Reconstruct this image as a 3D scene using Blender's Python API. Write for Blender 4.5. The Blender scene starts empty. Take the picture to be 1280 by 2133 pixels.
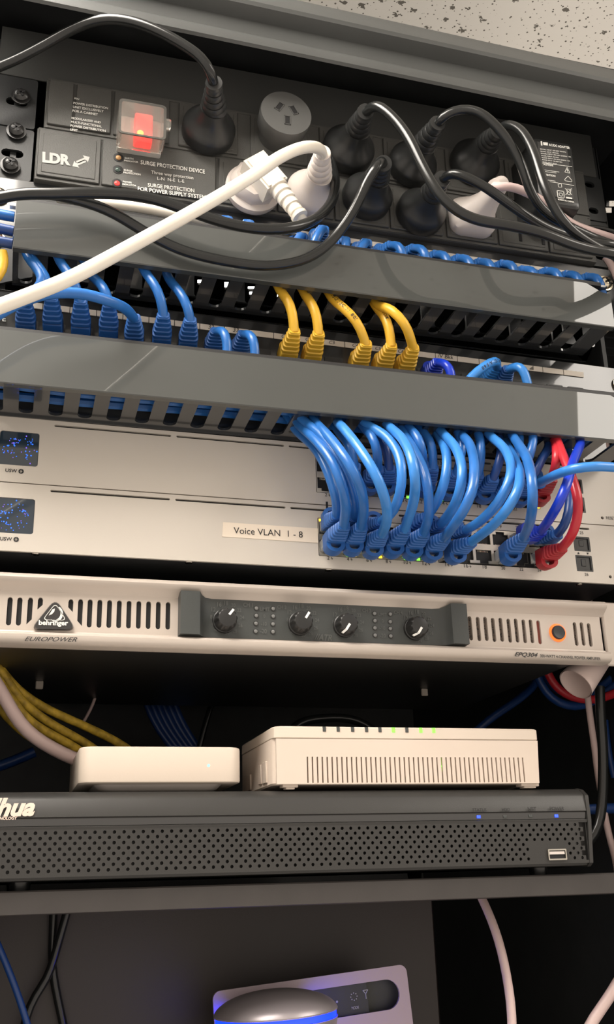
import bpy, math, random
from mathutils import Vector, Matrix
from mathutils.geometry import tessellate_polygon
random.seed(4)
C = bpy.context.scene.collection
sc = bpy.context.scene
V = Vector
PI = math.pi
U = 44.45          # one rack unit; every length below is in millimetres

# ------------------------------------------------------------------ camera
CAM = V((-200.35, -607.88, -236.19))
RT = V((0.96174116, -0.27246052, -0.02862187))
UPV = V((-0.06726088, -0.33610559, 0.93941951))
FW = V((0.2655747, 0.90155327, 0.34157251))
FPX = 2118.1
cam = bpy.data.cameras.new('camera')
cam.sensor_fit = 'VERTICAL'; cam.sensor_height = 36.0; cam.lens = FPX / 2133 * 36.0
cam.clip_start = 0.01
camo = bpy.data.objects.new('camera', cam); C.objects.link(camo)
mw = Matrix((RT, UPV, -FW)).transposed().to_4x4(); mw.translation = CAM * .001
camo.matrix_world = mw
sc.camera = camo

def ray(u, v): return FW + RT * ((u - 640) / FPX) - UPV * ((v - 1066.5) / FPX)
def at(u, v, Y=0.0):
    d = ray(u, v); return CAM + d * ((Y - CAM.y) / d.y)
def atz(u, v, Z):
    d = ray(u, v); return CAM + d * ((Z - CAM.z) / d.z)
def atx(u, v, X):
    d = ray(u, v); return CAM + d * ((X - CAM.x) / d.x)

# ------------------------------------------------------------------ world, lamps, exposure
w = bpy.data.worlds.new('room_daylight'); sc.world = w; w.use_nodes = True
bg = w.node_tree.nodes['Background']
bg.inputs[0].default_value = (1.0, 0.885, 0.77, 1); bg.inputs[1].default_value = 1.02
sc.view_settings.view_transform = 'Standard'; sc.view_settings.look = 'None'
sc.view_settings.exposure = 0.0; sc.view_settings.gamma = 1.0
LIGHT_SIDE = 9.5      # the panel mirrored at the right ends of the glossy covers
LIGHT_KEY = 26.0      # the panel above and left of the rack
LIGHT_REAR = 12.0
CEIL = 620.0

# ------------------------------------------------------------------ materials
def mat(name, col, rough=.5, metal=0.0, coat=0.0, crough=.03, ior=1.5, emit=None, es=0.0, bump=0.0, bscale=900.0, noise=0.0, nscale=40.0, trans=0.0, spec=.5):
    m = bpy.data.materials.new(name); m.use_nodes = True
    nt = m.node_tree; b = nt.nodes['Principled BSDF']
    b.inputs['Base Color'].default_value = (*col, 1); b.inputs['Roughness'].default_value = rough
    b.inputs['Metallic'].default_value = metal; b.inputs['IOR'].default_value = ior
    b.inputs['Coat Weight'].default_value = coat; b.inputs['Coat Roughness'].default_value = crough
    b.inputs['Specular IOR Level'].default_value = spec
    if trans: b.inputs['Transmission Weight'].default_value = trans
    if emit: b.inputs['Emission Color'].default_value = (*emit, 1); b.inputs['Emission Strength'].default_value = es
    if bump or noise:
        tc = nt.nodes.new('ShaderNodeTexCoord')
        if bump:
            n = nt.nodes.new('ShaderNodeTexNoise'); n.inputs['Scale'].default_value = bscale; n.inputs['Detail'].default_value = 2
            bp = nt.nodes.new('ShaderNodeBump'); bp.inputs['Strength'].default_value = bump; bp.inputs['Distance'].default_value = .0004
            nt.links.new(tc.outputs['Object'], n.inputs['Vector']); nt.links.new(n.outputs['Fac'], bp.inputs['Height'])
            nt.links.new(bp.outputs['Normal'], b.inputs['Normal'])
        if noise:
            n = nt.nodes.new('ShaderNodeTexNoise'); n.inputs['Scale'].default_value = nscale; n.inputs['Detail'].default_value = 4
            r = nt.nodes.new('ShaderNodeMapRange'); r.inputs['From Min'].default_value = .3; r.inputs['From Max'].default_value = .7
            r.inputs['To Min'].default_value = 1 - noise; r.inputs['To Max'].default_value = 1 + noise
            mx = nt.nodes.new('ShaderNodeVectorMath'); mx.operation = 'SCALE'
            mx.inputs[0].default_value = col
            nt.links.new(tc.outputs['Object'], n.inputs['Vector']); nt.links.new(n.outputs['Fac'], r.inputs['Value'])
            nt.links.new(r.outputs['Result'], mx.inputs['Scale']); nt.links.new(mx.outputs['Vector'], b.inputs['Base Color'])
    return m
blk = mat('black_paint', (.028, .030, .031), .45, bump=.15, noise=.15)
blkf = mat('black_frame_paint', (.066, .069, .068), .42, bump=.1, noise=.1, nscale=15)
pdu_m = mat('textured_black_plastic', (.085, .085, .080), .55, bump=.5, bscale=1500)
pdu_s = mat('black_socket_plastic', (.085, .086, .084), .42)
rubber = mat('black_cord_rubber', (.012, .013, .013), .22, noise=.1)
plugm = mat('black_plug_plastic', (.022, .023, .023), .33)
gloss = mat('glossy_charcoal_cover', (.042, .046, .043), .55, coat=1, crough=.02, noise=.05, nscale=12)
duct = mat('duct_black_plastic', (.030, .032, .034), .22, coat=.6, crough=.05)
dark = mat('dark_recess', (.006, .006, .007), .6)
silver = mat('silver_bead_blast', (.61, .565, .505), .45, metal=.08, bump=.08, bscale=2500)
ampsil = mat('brushed_silver', (.55, .485, .43), .38, metal=.12, bump=.06, bscale=1500)
amppan = mat('amp_grey_panel', (.055, .060, .058), .5, bump=.1)
ampblk = mat('amp_black', (.018, .018, .018), .4)
blue = mat('blue_cable_jacket', (.022, .135, .43), .30, noise=.12, nscale=60)
blueb = mat('blue_boot_rubber', (.018, .105, .36), .45)
lblue = mat('light_blue_jacket', (.040, .215, .60), .30, noise=.1, nscale=60)
royal = mat('royal_blue_jacket', (.008, .04, .50), .30)
dblue = mat('navy_blue_jacket', (.012, .05, .20), .35)
yell = mat('yellow_cable_jacket', (.72, .42, .035), .38, noise=.1, nscale=60)
yellb = mat('yellow_boot_rubber', (.76, .46, .04), .45)
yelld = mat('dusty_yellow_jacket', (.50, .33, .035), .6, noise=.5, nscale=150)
redm = mat('red_cable_jacket', (.50, .022, .035), .33)
redb = mat('red_boot_rubber', (.36, .014, .022), .45)
white = mat('white_cord_plastic', (.80, .75, .66), .35, noise=.04)
whited = mat('pinkish_white_jacket', (.62, .47, .45), .45)
whitep = mat('white_plug_plastic', (.66, .60, .56), .35)
cream = mat('white_box_plastic', (.65, .56, .475), .4, bump=.05)
creamv = mat('vented_white_plastic', (.65, .555, .475), .45)
paperw = mat('label_paper', (.72, .66, .58), .7)
prnw = mat('white_print', (.72, .72, .68), .6)
prng = mat('grey_print', (.20, .21, .20), .6)
prnd = mat('dark_print', (.02, .02, .02), .6)
chrome = mat('steel_screw', (.55, .52, .46), .25, metal=1)
screwb = mat('blackened_screw', (.05, .05, .05), .3, metal=.6)
goldm = mat('nickel_cage_nut', (.75, .66, .50), .22, metal=1)
clear = mat('clear_plastic_plug', (.75, .78, .80), .15, trans=.6)
ledg = mat('green_led', (.1, .6, .05), .4, emit=(.18, 1.0, .05), es=2.2)
ledy = mat('amber_led', (.7, .5, .05), .4, emit=(1.0, .62, .03), es=2.2)
ledb = mat('blue_led', (.05, .1, .8), .4, emit=(.012, .05, 1.0), es=2.2)
ledc = mat('mint_led', (.2, .8, .6), .4, emit=(.25, 1.0, .65), es=1.2)
ledr = mat('red_lamp', (.6, .05, .04), .3, emit=(1.0, .05, .05), es=.9)
ledo = mat('orange_ring', (.9, .2, .03), .4, emit=(1.0, .10, .012), es=1.3)
amber_off = mat('amber_lens', (.45, .25, .10), .3)
lens_off = mat('grey_lens', (.16, .17, .165), .35)
darklens = mat('dark_green_lens', (.05, .08, .07), .2)
metalring = mat('black_bezel_ring', (.02, .02, .02), .3)

# ------------------------------------------------------------------ mesh helpers
class M:
    def __init__(s): s.v = []; s.f = []
    def add(s, vs, fs):
        o = len(s.v); s.v += [V(q) for q in vs]; s.f += [[i + o for i in f] for f in fs]; return s
    def box(s, x0, x1, y0, y1, z0, z1, b=0.0, mtx=None):
        # box with its edges chamfered by b
        xs, ys, zs = sorted((x0, x1)), sorted((y0, y1)), sorted((z0, z1))
        if b <= 0:
            vs = [(x, y, z) for x in xs for y in ys for z in zs]
            fs = [(0, 1, 3, 2), (4, 6, 7, 5), (0, 4, 5, 1), (2, 3, 7, 6), (0, 2, 6, 4), (1, 5, 7, 3)]
        else:
            vs = []; idx = {}
            for i in (0, 1):
                for j in (0, 1):
                    for k in (0, 1):
                        for a in range(3):
                            q = [xs[i] + (b if i == 0 else -b), ys[j] + (b if j == 0 else -b), zs[k] + (b if k == 0 else -b)]
                            q[a] = (xs, ys, zs)[a][(i, j, k)[a]]
                            idx[(i, j, k, a)] = len(vs); vs.append(q)
            fs = []
            for i in (0, 1):
                fs.append([idx[(i, 0, 0, 0)], idx[(i, 1, 0, 0)], idx[(i, 1, 1, 0)], idx[(i, 0, 1, 0)]])
                fs.append([idx[(0, i, 0, 1)], idx[(1, i, 0, 1)], idx[(1, i, 1, 1)], idx[(0, i, 1, 1)]])
                fs.append([idx[(0, 0, i, 2)], idx[(1, 0, i, 2)], idx[(1, 1, i, 2)], idx[(0, 1, i, 2)]])
                for j in (0, 1):
                    fs.append([idx[(i, j, 0, 0)], idx[(i, j, 1, 0)], idx[(i, j, 1, 1)], idx[(i, j, 0, 1)]])
                    fs.append([idx[(i, 0, j, 0)], idx[(i, 1, j, 0)], idx[(i, 1, j, 2)], idx[(i, 0, j, 2)]])
                    fs.append([idx[(0, i, j, 1)], idx[(1, i, j, 1)], idx[(1, i, j, 2)], idx[(0, i, j, 2)]])
                    for k in (0, 1): fs.append([idx[(i, j, k, a)] for a in range(3)])
        if mtx is not None: vs = [mtx @ V(q) for q in vs]
        return s.add(vs, fs)
    def loft(s, rings, cap=True):
        n = len(rings[0]); vs = [q for r in rings for q in r]; fs = []
        for k in range(len(rings) - 1):
            for i in range(n):
                j = (i + 1) % n; fs.append((k * n + i, k * n + j, (k + 1) * n + j, (k + 1) * n + i))
        if cap: fs.append(list(range(n))[::-1]); fs.append([(len(rings) - 1) * n + i for i in range(n)])
        return s.add(vs, fs)
    def lathe(s, o, ax, prof, n=28, a0=0.0):
        # prof: (distance along the axis, radius)
        o = V(o); ax = V(ax).normalized(); t = V((1, 0, 0)) if abs(ax.x) < .9 else V((0, 0, 1))
        e1 = (t - ax * t.dot(ax)).normalized(); e2 = ax.cross(e1)
        return s.loft([[o + ax * d + (e1 * math.cos(a0 + 2 * PI * i / n) + e2 * math.sin(a0 + 2 * PI * i / n)) * max(r, .001) for i in range(n)] for d, r in prof])
    def tube(s, pts, r, n=10):
        pts = [V(q) for q in pts]; rings = []; e = None
        for i, q in enumerate(pts):
            t = (pts[min(i + 1, len(pts) - 1)] - pts[max(i - 1, 0)]).normalized()
            if e is None:
                h = V((0, 0, 1)) if abs(t.z) < .9 else V((1, 0, 0)); e = (h - t * h.dot(t)).normalized()
            else: e = (e - t * e.dot(t)).normalized()
            f = t.cross(e); rr = r(i / (len(pts) - 1)) if callable(r) else r
            rings.append([q + (e * math.cos(2 * PI * k / n) + f * math.sin(2 * PI * k / n)) * rr for k in range(n)])
        return s.loft(rings)
    def plate(s, outer, holes, O, A, B, N):
        # flat plate in the plane O + a*A + b*B with real holes, N is its thickness vector
        O, A, B, N = V(O), V(A), V(B), V(N)
        loops = [outer] + list(holes); flat = [q for l in loops for q in l]
        tris = tessellate_polygon([[V((q[0], q[1], 0)) for q in l] for l in loops])
        P = [O + A * q[0] + B * q[1] for q in flat]; n = len(P)
        fs = [tuple(t) for t in tris] + [tuple(i + n for i in reversed(t)) for t in tris]
        k = 0
        for l in loops:
            m = len(l)
            for i in range(m):
                a, b = k + i, k + (i + 1) % m; fs.append((a, b, b + n, a + n))
            k += m
        return s.add(P + [q + N for q in P], fs)
    def prism(s, poly, y0, y1):
        # polygon in XZ pushed from y0 to y1
        return s.plate(poly, [], (0, y0, 0), (1, 0, 0), (0, 0, 1), (0, y1 - y0, 0))
    def strip(s, prof, x0, x1):
        # closed YZ profile extruded along X
        f = x1 if callable(x1) else (lambda z: x1)
        g = x0 if callable(x0) else (lambda z: x0)
        return s.loft([[V((g(z), y, z)) for y, z in prof], [V((f(z), y, z)) for y, z in prof]])
    def build(s, name, m, parent=None, smooth=True, org=None):
        me = bpy.data.meshes.new(name)
        o_ = V(org) if org is not None else (parent['_o'] if parent is not None else V((0, 0, 0)))
        o_ = V(o_)
        me.from_pydata([tuple((q - o_) * .001) for q in s.v], [], s.f); me.validate()
        import bmesh
        bm = bmesh.new(); bm.from_mesh(me); bmesh.ops.recalc_face_normals(bm, faces=bm.faces); bm.to_mesh(me); bm.free()
        me.materials.append(m)
        if smooth: me.shade_smooth(); me.set_sharp_from_angle(angle=math.radians(38))
        o = bpy.data.objects.new(name, me); C.objects.link(o)
        if parent is not None: o.parent = parent
        else: o.location = o_ * .001
        return o
def thing(name, org, label, cat, group=None, roll=0.0):
    o = bpy.data.objects.new(name, None); C.objects.link(o); o.empty_display_size = .01
    o.location = V(org) * .001; o['_o'] = tuple(org); o.rotation_euler = (0, math.radians(roll), 0)
    o['label'] = label; o['category'] = cat
    if group: o['group'] = group
    return o
def tag(o, label, cat, group=None):
    o['label'] = label; o['category'] = cat
    if group: o['group'] = group
    return o
def sub(child, parent):
    # hang a part under another part (both built in the same thing's coordinates)
    child.parent = parent; return child
def smooth_path(pts, step=7.0):
    pts = [V(q) for q in pts]
    P = [pts[0] * 2 - pts[1]] + pts + [pts[-1] * 2 - pts[-2]]; out = []
    for i in range(1, len(P) - 2):
        a, b, c, d = P[i - 1], P[i], P[i + 1], P[i + 2]; n = max(2, int((c - b).length / step))
        for k in range(n):
            t = k / n
            out.append(.5 * ((2 * b) + (c - a) * t + (2 * a - 5 * b + 4 * c - d) * t * t + (3 * b - a - 3 * c + d) * t ** 3))
    out.append(pts[-1])
    for _ in range(2):
        out = [out[0]] + [(out[i - 1] + out[i] * 2 + out[i + 1]) / 4 for i in range(1, len(out) - 1)] + [out[-1]]
    return out
def pill(cx, cz, w_, h_, n=6, sh=0.0):
    # stadium outline, upright; sh leans it
    r = min(w_, h_) / 2; out = []
    if h_ >= w_:
        for k in range(n + 1): a = PI * k / n; out.append((cx + r * math.cos(a), cz + h_ / 2 - r + r * math.sin(a)))
        for k in range(n + 1): a = PI + PI * k / n; out.append((cx + r * math.cos(a), cz - h_ / 2 + r + r * math.sin(a)))
    else:
        for k in range(n + 1): a = -PI / 2 + PI * k / n; out.append((cx + w_ / 2 - r + r * math.cos(a), cz + r * math.sin(a)))
        for k in range(n + 1): a = PI / 2 + PI * k / n; out.append((cx - w_ / 2 + r + r * math.cos(a), cz + r * math.sin(a)))
    return out
def rrect(x0, x1, z0, z1, r, n=5):
    out = []
    for cx, cz, a0 in ((x1 - r, z1 - r, 0), (x0 + r, z1 - r, PI / 2), (x0 + r, z0 + r, PI), (x1 - r, z0 + r, 1.5 * PI)):
        for k in range(n + 1): a = a0 + PI / 2 * k / n; out.append((cx + r * math.cos(a), cz + r * math.sin(a)))
    return out
def circ(cx, cz, r, n=20): return [(cx + r * math.cos(2 * PI * k / n), cz + r * math.sin(2 * PI * k / n)) for k in range(n)]

# ------------------------------------------------------------------ lettering
_tc = {}
def glyphs(s, bold=0.0, shear=0.0):
    k = (s, bold, shear)
    if k not in _tc:
        cu = bpy.data.curves.new('lettering', 'FONT'); cu.body = s; cu.size = 1; cu.resolution_u = 3
        cu.offset = bold; cu.shear = shear; cu.extrude = 0.0
        o = bpy.data.objects.new('lettering', cu); C.objects.link(o)
        dg = bpy.context.evaluated_depsgraph_get(); dg.update()
        me = bpy.data.meshes.new_from_object(o.evaluated_get(dg))
        vs = [v.co.copy() for v in me.vertices]; fs = [tuple(p.vertices) for p in me.polygons]
        bpy.data.objects.remove(o); bpy.data.curves.remove(cu); bpy.data.meshes.remove(me)
        x0 = min([q.x for q in vs] or [0]); x1 = max([q.x for q in vs] or [1])
        _tc[k] = (vs, fs, x0, x1)
    return _tc[k]
def write(m, s, p0, p1, h=1.0, lift=.25, bold=0.0, shear=0.0, nrm=(0, -1, 0)):
    # letters of s run from p0 to p1 along their baseline; h stretches their height
    p0, p1 = V(p0), V(p1); vs, fs, x0, x1 = glyphs(s, bold, shear)
    sc_ = (p1 - p0).length / max(x1 - x0, .01); ex = (p1 - p0).normalized(); n = V(nrm); ey = n.cross(ex).normalized()
    m.add([p0 + ex * (q.x - x0) * sc_ + ey * q.y * sc_ * h + n * lift for q in vs], fs); return m
def wpx(m, s, a, b, Y, **k): return write(m, s, at(a[0], a[1], Y), at(b[0], b[1], Y), **k)
def write_path(m, s, path, t0, size, r, rev=False, view=(0, -1, -.35), adv=.62):
    # letters printed along a cable
    L = [0.0]
    for i in range(1, len(path)): L.append(L[-1] + (path[i] - path[i - 1]).length)
    d = t0 * L[-1]; vw = V(view)
    for ch in s:
        if d >= L[-1] or d <= 0: break
        i = max(k for k in range(len(L) - 1) if L[k] <= d)
        q = path[i].lerp(path[i + 1], (d - L[i]) / max(L[i + 1] - L[i], 1e-6)); t = (path[i + 1] - path[i]).normalized()
        if rev: t = -t
        n = (vw - t * vw.dot(t)).normalized(); ey = n.cross(t)
        if ch != ' ':
            vs, fs, x0, x1 = glyphs(ch, .012)
            vv = []
            for g in vs:
                yy = g.y * size - size * .35; a = yy / r
                vv.append(q + t * (g.x - x0) * size + ey * math.sin(a) * (r + .1) + n * math.cos(a) * (r + .1))
            m.add(vv, fs)
        d += (-1 if rev else 1) * size * (adv if ch != ' ' else .4)
    return m

# ------------------------------------------------------------------ the room
ce = M().box(-2500, 3000, -3000, 2500, CEIL, CEIL + 15).build('ceiling', paperw, smooth=False); ce['kind'] = 'structure'
m = bpy.data.materials.new('fissured_ceiling_tile'); m.use_nodes = True; nt = m.node_tree; b = nt.nodes['Principled BSDF']
tc = nt.nodes.new('ShaderNodeTexCoord')
def holes_mask(scale, thr, seed, stretch=1.0, jit=0.0):
    mp = nt.nodes.new('ShaderNodeMapping'); mp.inputs['Location'].default_value = (seed, seed * .7, 0); mp.inputs['Scale'].default_value = (1, stretch, 1)
    nt.links.new(tc.outputs['Object'], mp.inputs['Vector'])
    src = mp.outputs['Vector']
    if jit:
        nz = nt.nodes.new('ShaderNodeTexNoise'); nz.inputs['Scale'].default_value = 260; nz.inputs['Detail'].default_value = 3
        sb = nt.nodes.new('ShaderNodeVectorMath'); sb.operation = 'MULTIPLY_ADD'; sb.inputs[1].default_value = (jit,) * 3
        nt.links.new(src, nz.inputs['Vector']); nt.links.new(nz.outputs['Color'], sb.inputs[0]); nt.links.new(src, sb.inputs[2]); src = sb.outputs['Vector']
    vo = nt.nodes.new('ShaderNodeTexVoronoi'); vo.inputs['Scale'].default_value = scale; vo.voronoi_dimensions = '2D'
    nt.links.new(src, vo.inputs['Vector'])
    # hole size differs from cell to cell
    sp = nt.nodes.new('ShaderNodeSeparateColor'); nt.links.new(vo.outputs['Color'], sp.inputs[0])
    mr = nt.nodes.new('ShaderNodeMapRange'); mr.inputs['From Min'].default_value = .25; mr.inputs['To Min'].default_value = 0; mr.inputs['To Max'].default_value = thr
    nt.links.new(sp.outputs[0], mr.inputs['Value'])
    lt = nt.nodes.new('ShaderNodeMath'); lt.operation = 'LESS_THAN'
    nt.links.new(vo.outputs['Distance'], lt.inputs[0]); nt.links.new(mr.outputs['Result'], lt.inputs[1]); return lt.outputs[0]
h1 = holes_mask(150, .17, 3.1); h2 = holes_mask(52, .20, 7.7, 1.3, .012)
mxh = nt.nodes.new('ShaderNodeMath'); mxh.operation = 'MAXIMUM'; nt.links.new(h1, mxh.inputs[0]); nt.links.new(h2, mxh.inputs[1])
mc = nt.nodes.new('ShaderNodeMix'); mc.data_type = 'RGBA'; mc.inputs[6].default_value = (.84, .82, .77, 1); mc.inputs[7].default_value = (.16, .15, .13, 1)
nt.links.new(mxh.outputs[0], mc.inputs[0]); nt.links.new(mc.outputs[2], b.inputs['Base Color']); b.inputs['Roughness'].default_value = .9
ce.data.materials.clear(); ce.data.materials.append(m)

def ceiling_light(cx, cy, sx, sy, rot, strength, label):
    t = thing('ceiling_light', (cx, cy, CEIL), label, 'light')
    t.rotation_euler = (0, 0, rot)
    em = mat('lit_diffuser', (.9, .9, .9), .5, emit=(1.0, .93, .84), es=strength)
    M().box(cx - sx / 2, cx + sx / 2, cy - sy / 2, cy + sy / 2, CEIL - 4, CEIL - 10).build('diffuser', em, t, smooth=False)
    fr = M()
    for x0, x1, y0, y1 in ((-sx / 2 - 15, -sx / 2, -sy / 2 - 15, sy / 2 + 15), (sx / 2, sx / 2 + 15, -sy / 2 - 15, sy / 2 + 15), (-sx / 2, sx / 2, -sy / 2 - 15, -sy / 2), (-sx / 2, sx / 2, sy / 2, sy / 2 + 15)):
        fr.box(cx + x0, cx + x1, cy + y0, cy + y1, CEIL - 1, CEIL - 12)
    fr.build('frame', paperw, t, smooth=False)
ceiling_light(1010, -755, 640, 740, math.radians(30.6), LIGHT_SIDE, 'large square lit ceiling panel right of the rack, mirrored in the glossy covers')
ceiling_light(-520, -330, 560, 560, 0, LIGHT_KEY, 'square lit ceiling panel above and to the left of the rack front')
ceiling_light(40, 620, 1100, 200, 0, LIGHT_REAR, 'long lit ceiling panel behind the rack cabinet roof')

# ------------------------------------------------------------------ the cabinet
RF = 376.0
cab = thing('equipment_cabinet', (0, 0, -900), 'black steel rack cabinet that holds all the equipment', 'cabinet')
roof_holes = []
for (u0, v0, u1, v1) in ((418, 583, 440, 612), (468, 588, 492, 603), (472, 604, 490, 613), (517, 597, 544, 606), (520, 608, 542, 618), (578, 612, 590, 628), (1066, 660, 1076, 702), (1118, 690, 1138, 708), (412, 583, 417, 594)):
    P = [atz(u0, v0, RF), atz(u1, v0, RF), atz(u1, v1, RF), atz(u0, v1, RF)]
    if max(q.x for q in P) < 280: roof_holes.append([(q.x, q.y) for q in P])
M().plate([(-290, -50), (290, -50), (290, 600), (-290, 600)], roof_holes, (0, 0, RF), (1, 0, 0), (0, 1, 0), (0, 0, 3)).build('roof', blk, cab, smooth=False)
sh = []
for (u0, v0, u1, v1) in ((1264, 418, 1284, 430), (1256, 432, 1275, 443)):
    P = [atx(u0, v0, 287), atx(u1, v0, 287), atx(u1, v1, 287), atx(u0, v1, 287)]; sh.append([(q.y, q.z) for q in P])
for (u, v, r) in ((1230, 463, 1.3), (1259, 452, 1), (1188, 453, 1)):
    q = atx(u, v, 287); sh.append([(q.y + a, q.z + c) for a, c in circ(0, 0, r, 8)])
M().plate([(-50, -900), (600, -900), (600, RF), (-50, RF)], sh, (287, 0, 0), (0, 1, 0), (0, 0, 1), (3, 0, 0)).build('side_panel', blk, cab, smooth=False)
M().box(-290, -287, -50, 600, -900, RF).build('side_panel', blk, cab, smooth=False)
M().box(-290, 290, 600, 603, -900, RF).build('back_panel', blk, cab, smooth=False)
M().box(-290, 290, -50, 600, -903, -900).build('base', blk, cab, smooth=False)
# folded front rail: bright sloping top band, recessed band, thin lip
prof = [(-44, RF + 9), (-55, RF + 0), (-63, 357), (-62, 354), (-52, 350), (-53, 331), (-60, 329), (-62, 326), (-62, 319), (-60, 317.5), (-58.5, 319), (-58.5, 327), (-50, 330), (-48, 350), (-50, RF - 2), (-42, RF + 4)]
fr = M().strip(prof, -290, 300).build('front_rail', blkf, cab, smooth=True)
fr.rotation_euler = (0, math.radians(.9), 0); fr.location = (0, 0, .0)
for x0, x1 in ((-300, -278), (278, 300)): M().box(x0, x1, -64, -46, -900, 316, 2).build('front_stile', blkf, cab)
for s_ in (-1, 1):
    xa, xb = sorted((s_ * 224, s_ * 246))
    hl = []
    for k in range(-11, 8):
        for dz in (6.35, 22.2, 38.1):
            z = k * U + dz; hl.append([(s_ * 233 + a, z + c) for a, c in ((-4.7, -4.7), (4.7, -4.7), (4.7, 4.7), (-4.7, 4.7))])
    rl = M().plate([(xa, -500), (xb, -500), (xb, 345), (xa, 345)], hl, (0, 3, 0), (1, 0, 0), (0, 0, 1), (0, 2, 0))
    rl.box(s_ * 246 - 1, s_ * 246 + 1, 3, 40, -500, 345)
    r_ = rl.build('mounting_rail', blk, cab, smooth=False)
M().box(-241, 241, 0, 1.5, 7 * U + .4, 8 * U - 1, .3).build('blanking_plate', mat('blanking_paint', (.07, .072, .070), .5, bump=.15), cab)
nm = M()
for k, num in ((6, '18'), (5, '17'), (4, '16'), (3, '15')):
    write(nm, num, (-244, 2.6, k * U - 8 + 0), (-240, 2.6, k * U - 8), lift=.2)
nm.build('rail_numbers', prnw, cab, smooth=False)

def screw(parent, x, z, y=-2.0, r=5.2, m=screwb, name='screw', washer=True):
    s = M().lathe((x, y, z), (0, -1, 0), [(0, r + 1.6 if washer else r), (1.2, r + 1.6 if washer else r), (1.3, r), (3.2, r), (4.6, r * .7), (5.0, r * .45)], 20)
    o = s.build(name, m, parent)
    c = M()
    for a in (PI / 4, -PI / 4):
        mt = Matrix.Translation((x, y - 4.9, z)) @ Matrix.Rotation(a + .3, 4, 'Y'); c.box(-r * .62, r * .62, -.5, .4, -.7, .7, mtx=mt)
    sub(c.build('cross_recess', dark, parent, smooth=False), o); return o

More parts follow.
